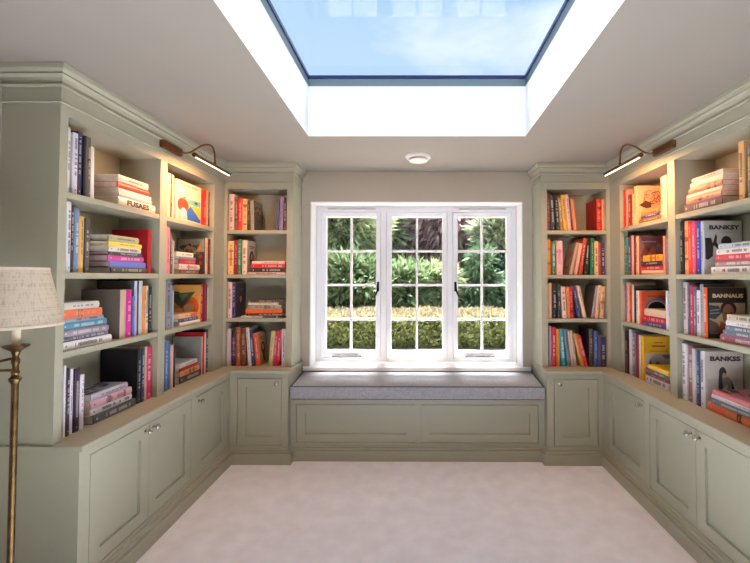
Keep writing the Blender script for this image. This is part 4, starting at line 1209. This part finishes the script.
seen = set()
def book(bay, r_, x, t, h, lean, c, desc, o, zoff, lying, rr):
    ox, oy, rz, place, side = BAYS[bay]
    verb = 'lying in stack' if lying else ('facing out' if o.get('face') else 'standing')
    lab = '%s, %s, %s' % (desc, SHN[r_], place)
    assert lab not in seen, lab
    n = len(lab.replace(',', ' ').split())
    assert 4 <= n <= 16, (n, lab)
    seen.add(lab)
    z = SHZ[r_] + .0004 + zoff
    d = rr.uniform(.165, .215) if not o.get('big') else .218
    yin = .025 + rr.uniform(-.004, .006)
    if lying: d = rr.uniform(.19, .215)
    if r_ == 4: z += .0004
    ry = 0.0
    if o.get('face'):
        # face-out: the cover looks into the room
        w_, th = t, .024
        cr_, sr_ = math.cos(rz - PI / 2), math.sin(rz - PI / 2)
        lx_, ly_ = x, yin + .012 + th
        root = thing('book', lab, 'book', (0, 0, 0), rz - PI / 2, 'books on the %s, %s' % (SHG[r_], place))
        M = Matrix.Translation((ox, oy, z)) @ Matrix.Rotation(rz, 4, 'Z')
        root.location = M @ Vector((lx_, ly_, 0))
        book_parts(root, th, h, w_, c, o, False, 1, rr)
        return
    if lean:
        # pivot on the bottom corner of the side it leans to
        piv = t if lean > 0 else 0
        M = Matrix.Translation((ox, oy, z)) @ Matrix.Rotation(rz, 4, 'Z') @ Matrix.Translation((x + (t / math.cos(lean) if lean > 0 else 0), yin, 0)) @ Matrix.Rotation(lean, 4, 'Y') @ Matrix.Translation((-piv, 0, 0))
    elif lying:
        M = Matrix.Translation((ox, oy, z)) @ Matrix.Rotation(rz, 4, 'Z') @ Matrix.Translation((x, yin, 0)) @ Matrix.Rotation(rr.uniform(-.02, .02), 4, 'Z')
    else:
        M = Matrix.Translation((ox, oy, z)) @ Matrix.Rotation(rz, 4, 'Z') @ Matrix.Translation((x, yin, 0))
    root = thing('book', lab, 'book', (0, 0, 0), 0, 'books on the %s, %s' % (SHG[r_], place))
    root.matrix_world = M
    book_parts(root, t, h, d, c, o, lying, side, rr)

for bay, r_, items in ROWS:
    for i, it in enumerate(items):
        rr = random.Random(hash((bay, r_ * 100 + i)) if False else (sum(map(ord, bay)) * 1000 + r_ * 100 + i))
        if it[0] == 'S':
            _, x, t, h, lean, c, desc, o = it
            book(bay, r_, x, t, h, lean, c, desc, o, 0, False, rr)
        else:
            z = 0
            for x, L, t, c, desc, o in it[1]:
                book(bay, r_, x, t - .0004, L, 0, c, desc, o, z, True, rr)
                z += t + .0002

# ------------------------------------------------------------------ garden seen through the window
struct(MB().box(-40, YW + .31, -.32, 40, 9.6, -.07, SOIL).build('ground'))
struct(MB().box(-40, 9.6, -.32, 40, 60, -.075, GRASS).build('lawn'))
e_ = MB().box(XL - .6, YW + .3, 2.64, XR + .6, 4.45, 2.80, OVERHANGM); e_.box(XL - .2, YW + .30, -.3, XR + .2, YW + .3005, 2.64, OVERHANGM) if False else None  # added out-of-view overhang, there only to keep direct sun off the seat
struct(e_.build('added_sun_overhang'))

def leaves(name, P, D, L, W, material, parent=None, kind='stuff'):
    """P (n,3) positions, D (n,3) directions, L lengths, W widths: one folded leaf each"""
    n = len(P)
    D = D / np.linalg.norm(D, axis=1)[:, None]
    S = np.cross(D, rng.normal(size=(n, 3))); S /= np.linalg.norm(S, axis=1)[:, None]
    L = L[:, None]; W = W[:, None]
    N = np.cross(D, S)
    v = np.stack([P, P + D * L * .45 + S * W + N * W * .3, P + D * L, P + D * L * .45 - S * W + N * W * .3], axis=1).reshape(-1, 3)
    me = bpy.data.meshes.new(name)
    me.vertices.add(4 * n); me.vertices.foreach_set('co', v.astype(np.float32).ravel())
    me.loops.add(4 * n); me.loops.foreach_set('vertex_index', np.arange(4 * n, dtype=np.int32))
    me.polygons.add(n); me.polygons.foreach_set('loop_start', np.arange(0, 4 * n, 4, dtype=np.int32))
    me.update(calc_edges=True); me.validate()
    me.materials.append(material)
    o = bpy.data.objects.new(name, me); col.objects.link(o)
    if parent is not None: o.parent = parent
    o['kind'] = kind
    return o

def tree(label, x, y, zc, rx, ry, rz, material, n=9000, L=.22, W=.035, droop=.3, clumps=70, shape='round', trunk=.10, tight=1.0, name='tree', group='trees beyond the hedge'):
    root = thing(name, label, 'tree', (x, y, -.165), 0, group)
    C_ = []
    for _ in range(clumps):
        while True:
            p = rng.uniform(-1, 1, 3)
            if shape == 'cone':
                if math.hypot(p[0], p[1]) < max(0.02, (1 - p[2]) / 2): break
            elif .35 < np.linalg.norm(p) < 1: break
        C_.append(p)
    n = int(n * .95); ry = ry * .6; y = y + (0 if y < 13 else 1.2)
    C_ = np.array(C_) * np.array([rx * tight, ry, rz])
    R_ = rng.uniform(.55, 1.0, clumps) * (.38 if shape == 'round' else .24) * min(rx, rz)
    ci = rng.integers(0, clumps, n)
    u = rng.normal(size=(n, 3)); u /= np.linalg.norm(u, axis=1)[:, None]
    rad = rng.uniform(.45, 1.0, n) ** .6
    P = C_[ci] + u * (R_[ci] * rad)[:, None] * np.array([1.25, 1.25, .7])
    D = u * .6 + C_[ci] / np.array([rx, ry, rz]) * .9 + np.array([0, 0, -droop]) + rng.normal(size=(n, 3)) * .25
    base = zc + .165
    P[:, 2] += base
    P[:, 2] = np.maximum(P[:, 2], .25)
    leaves('foliage', P, D, rng.uniform(.6, 1.2, n) * L * 1.25, rng.uniform(.7, 1.2, n) * W * 1.15, material, root)
    t = MB()
    t.tube([(0, 0, 0), (.03, .02, base * .5), (-.02, 0, base), (0, 0, base + rz * .7)], trunk, BARK, 9, radii=[trunk * 1.3, trunk, trunk * .7, trunk * .2])
    t.build('trunk', root, smooth=True)
    b = MB()
    for k in range(0, clumps, 3):
        q = C_[k]; z0 = base + q[2] * .6 - .15 * rz
        b.tube([(0, 0, max(.3, z0)), (q[0] * .5, q[1] * .5, (max(.3, z0) + base + q[2]) / 2 + .05), (q[0], q[1], base + q[2])], .02, BARK, 5, radii=[trunk * .35, trunk * .22, trunk * .1])
    b.build('branches', root)['kind'] = 'stuff'
    return root

G1 = leaf_mat('leaf_pale_green', (166, 176, 142)); G2 = leaf_mat('leaf_mid_green', (132, 150, 114)); G3 = leaf_mat('leaf_blue_green', (108, 130, 104))
G4 = leaf_mat('leaf_copper', (178, 152, 156)); G5 = leaf_mat('leaf_yellow_green', (190, 196, 130)); G6 = leaf_mat('leaf_dark', (72, 84, 68)); G7 = leaf_mat('leaf_sage_green', (168, 178, 154))
HG = leaf_mat('hedge_leaf', (138, 148, 100), .45); HT = leaf_mat('hedge_top_leaf', (158, 146, 122), .25); HC = mat('hedge_core', (52, 58, 34), 0.95, noise=0.3, nscale=10)
tree('pale green feathery tree filling the left window light', -2.75, 14.0, 3.1, 1.5, 1.2, 2.0, G1, n=9000, L=.34, W=.05)
tree('tall mid-green tree beside the pine trunk, left light', -1.75, 16.5, 3.4, 1.3, 1.2, 1.9, G7, n=7000, L=.36, W=.055)
tree('low mid-green shrub above the hedge in the left light', -2.0, 12.4, 1.1, 1.7, .9, 1.0, G2, n=7000, L=.28, W=.045, name='shrub', group='shrubs behind the hedge')
tree('dusky copper-leaved tree filling the top of the middle light', 1.0, 16.8, 3.7, 2.6, 1.6, 1.9, G4, n=15000, L=.42, W=.05, droop=.7)
tree('olive green tree at the top left of the middle light', -.95, 18.5, 4.0, 1.2, 1.2, 2.0, leaf_mat('leaf_olive', (134, 134, 100)), n=5000, L=.36, W=.05)
tree('mid-green shrub above the hedge in the middle light', -.35, 12.6, .95, .85, .8, .85, G2, n=5000, L=.28, W=.045, name='shrub', group='shrubs behind the hedge')
tree('pale green shrub above the hedge at right of middle light', .75, 12.9, 1.0, .75, .7, .75, G1, n=4000, L=.26, W=.045, name='shrub', group='shrubs behind the hedge')
tree('blue-green cone-shaped conifer in the right window light', 2.05, 12.8, 1.35, .95, .9, 1.45, G3, n=8000, L=.26, W=.04, shape='cone', clumps=110, droop=.5, name='conifer')
tree('grey-green leafy tree at the right edge of the right light', 3.35, 14.5, 2.5, 1.15, 1.0, 1.6, G7, n=7000, L=.32, W=.05)
tree('yellow-green tree top in the upper corner of right light', 4.1, 18.5, 4.5, 1.2, 1.1, 1.3, G5, n=5000, L=.36, W=.06)
tree('dark conifer low behind the cone-shaped one', 3.0, 13.6, .8, 1.0, .8, 1.1, leaf_mat('leaf_deep_blue_green', (76, 98, 86)), n=4500, L=.26, W=.04, name='conifer', group='shrubs behind the hedge')
for j, (y, x0, lab, cnt) in enumerate(((22.0, -12.5, 'nearer dark row', 7), (27.0, -14.6, 'farthest dark row', 8))):
    for i in range(cnt):
        tree('tall dark tree of the %s, %s' % (lab, ('first from left', 'second from left', 'third from left', 'fourth from left', 'fourth from right' if cnt == 8 else 'third from right', 'third from right' if cnt == 8 else 'second from right', 'second from right' if cnt == 8 else 'rightmost', 'rightmost')[i]),
             x0 + 4.1 * i, y, 3.7 + .3 * (i % 2) + j * .8, 1.9, 1.6, 3.7, G6, n=9000, L=.5, W=.10, clumps=90, trunk=.16, tight=.62)
# hedge: dark core, leafy face, paler leaves along its top
hz, hy0, hy1, hx = .42, 9.0, 11.4, 9.0
hedge = thing('hedge', 'low clipped green hedge with paler leaves along its top', 'hedge', (0, hy0, -.165))
zt = .585 + .165
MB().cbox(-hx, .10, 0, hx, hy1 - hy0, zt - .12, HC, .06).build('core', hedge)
n = 30000
P = np.column_stack([rng.uniform(-hx, hx, n), rng.uniform(-.02, .14, n), rng.uniform(.03, zt - .02, n)])
P[:, 1] += .05 * np.sin(P[:, 0] * 3.1) + .03 * np.sin(P[:, 0] * 7.7 + P[:, 2] * 9)
D = np.column_stack([rng.normal(0, .8, n), rng.normal(-.9, .4, n), rng.normal(.25, .8, n)])
leaves('foliage', P, D, rng.uniform(.09, .18, n), rng.uniform(.018, .036, n), HG, hedge)
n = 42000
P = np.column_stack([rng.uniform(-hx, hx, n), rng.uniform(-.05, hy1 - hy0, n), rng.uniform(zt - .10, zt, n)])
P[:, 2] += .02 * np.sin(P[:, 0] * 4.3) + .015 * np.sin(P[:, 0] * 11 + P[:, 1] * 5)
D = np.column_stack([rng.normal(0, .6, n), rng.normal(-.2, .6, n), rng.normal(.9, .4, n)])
leaves('top_leaves', P, D, rng.uniform(.06, .13, n), rng.uniform(.014, .026, n), HT, hedge)
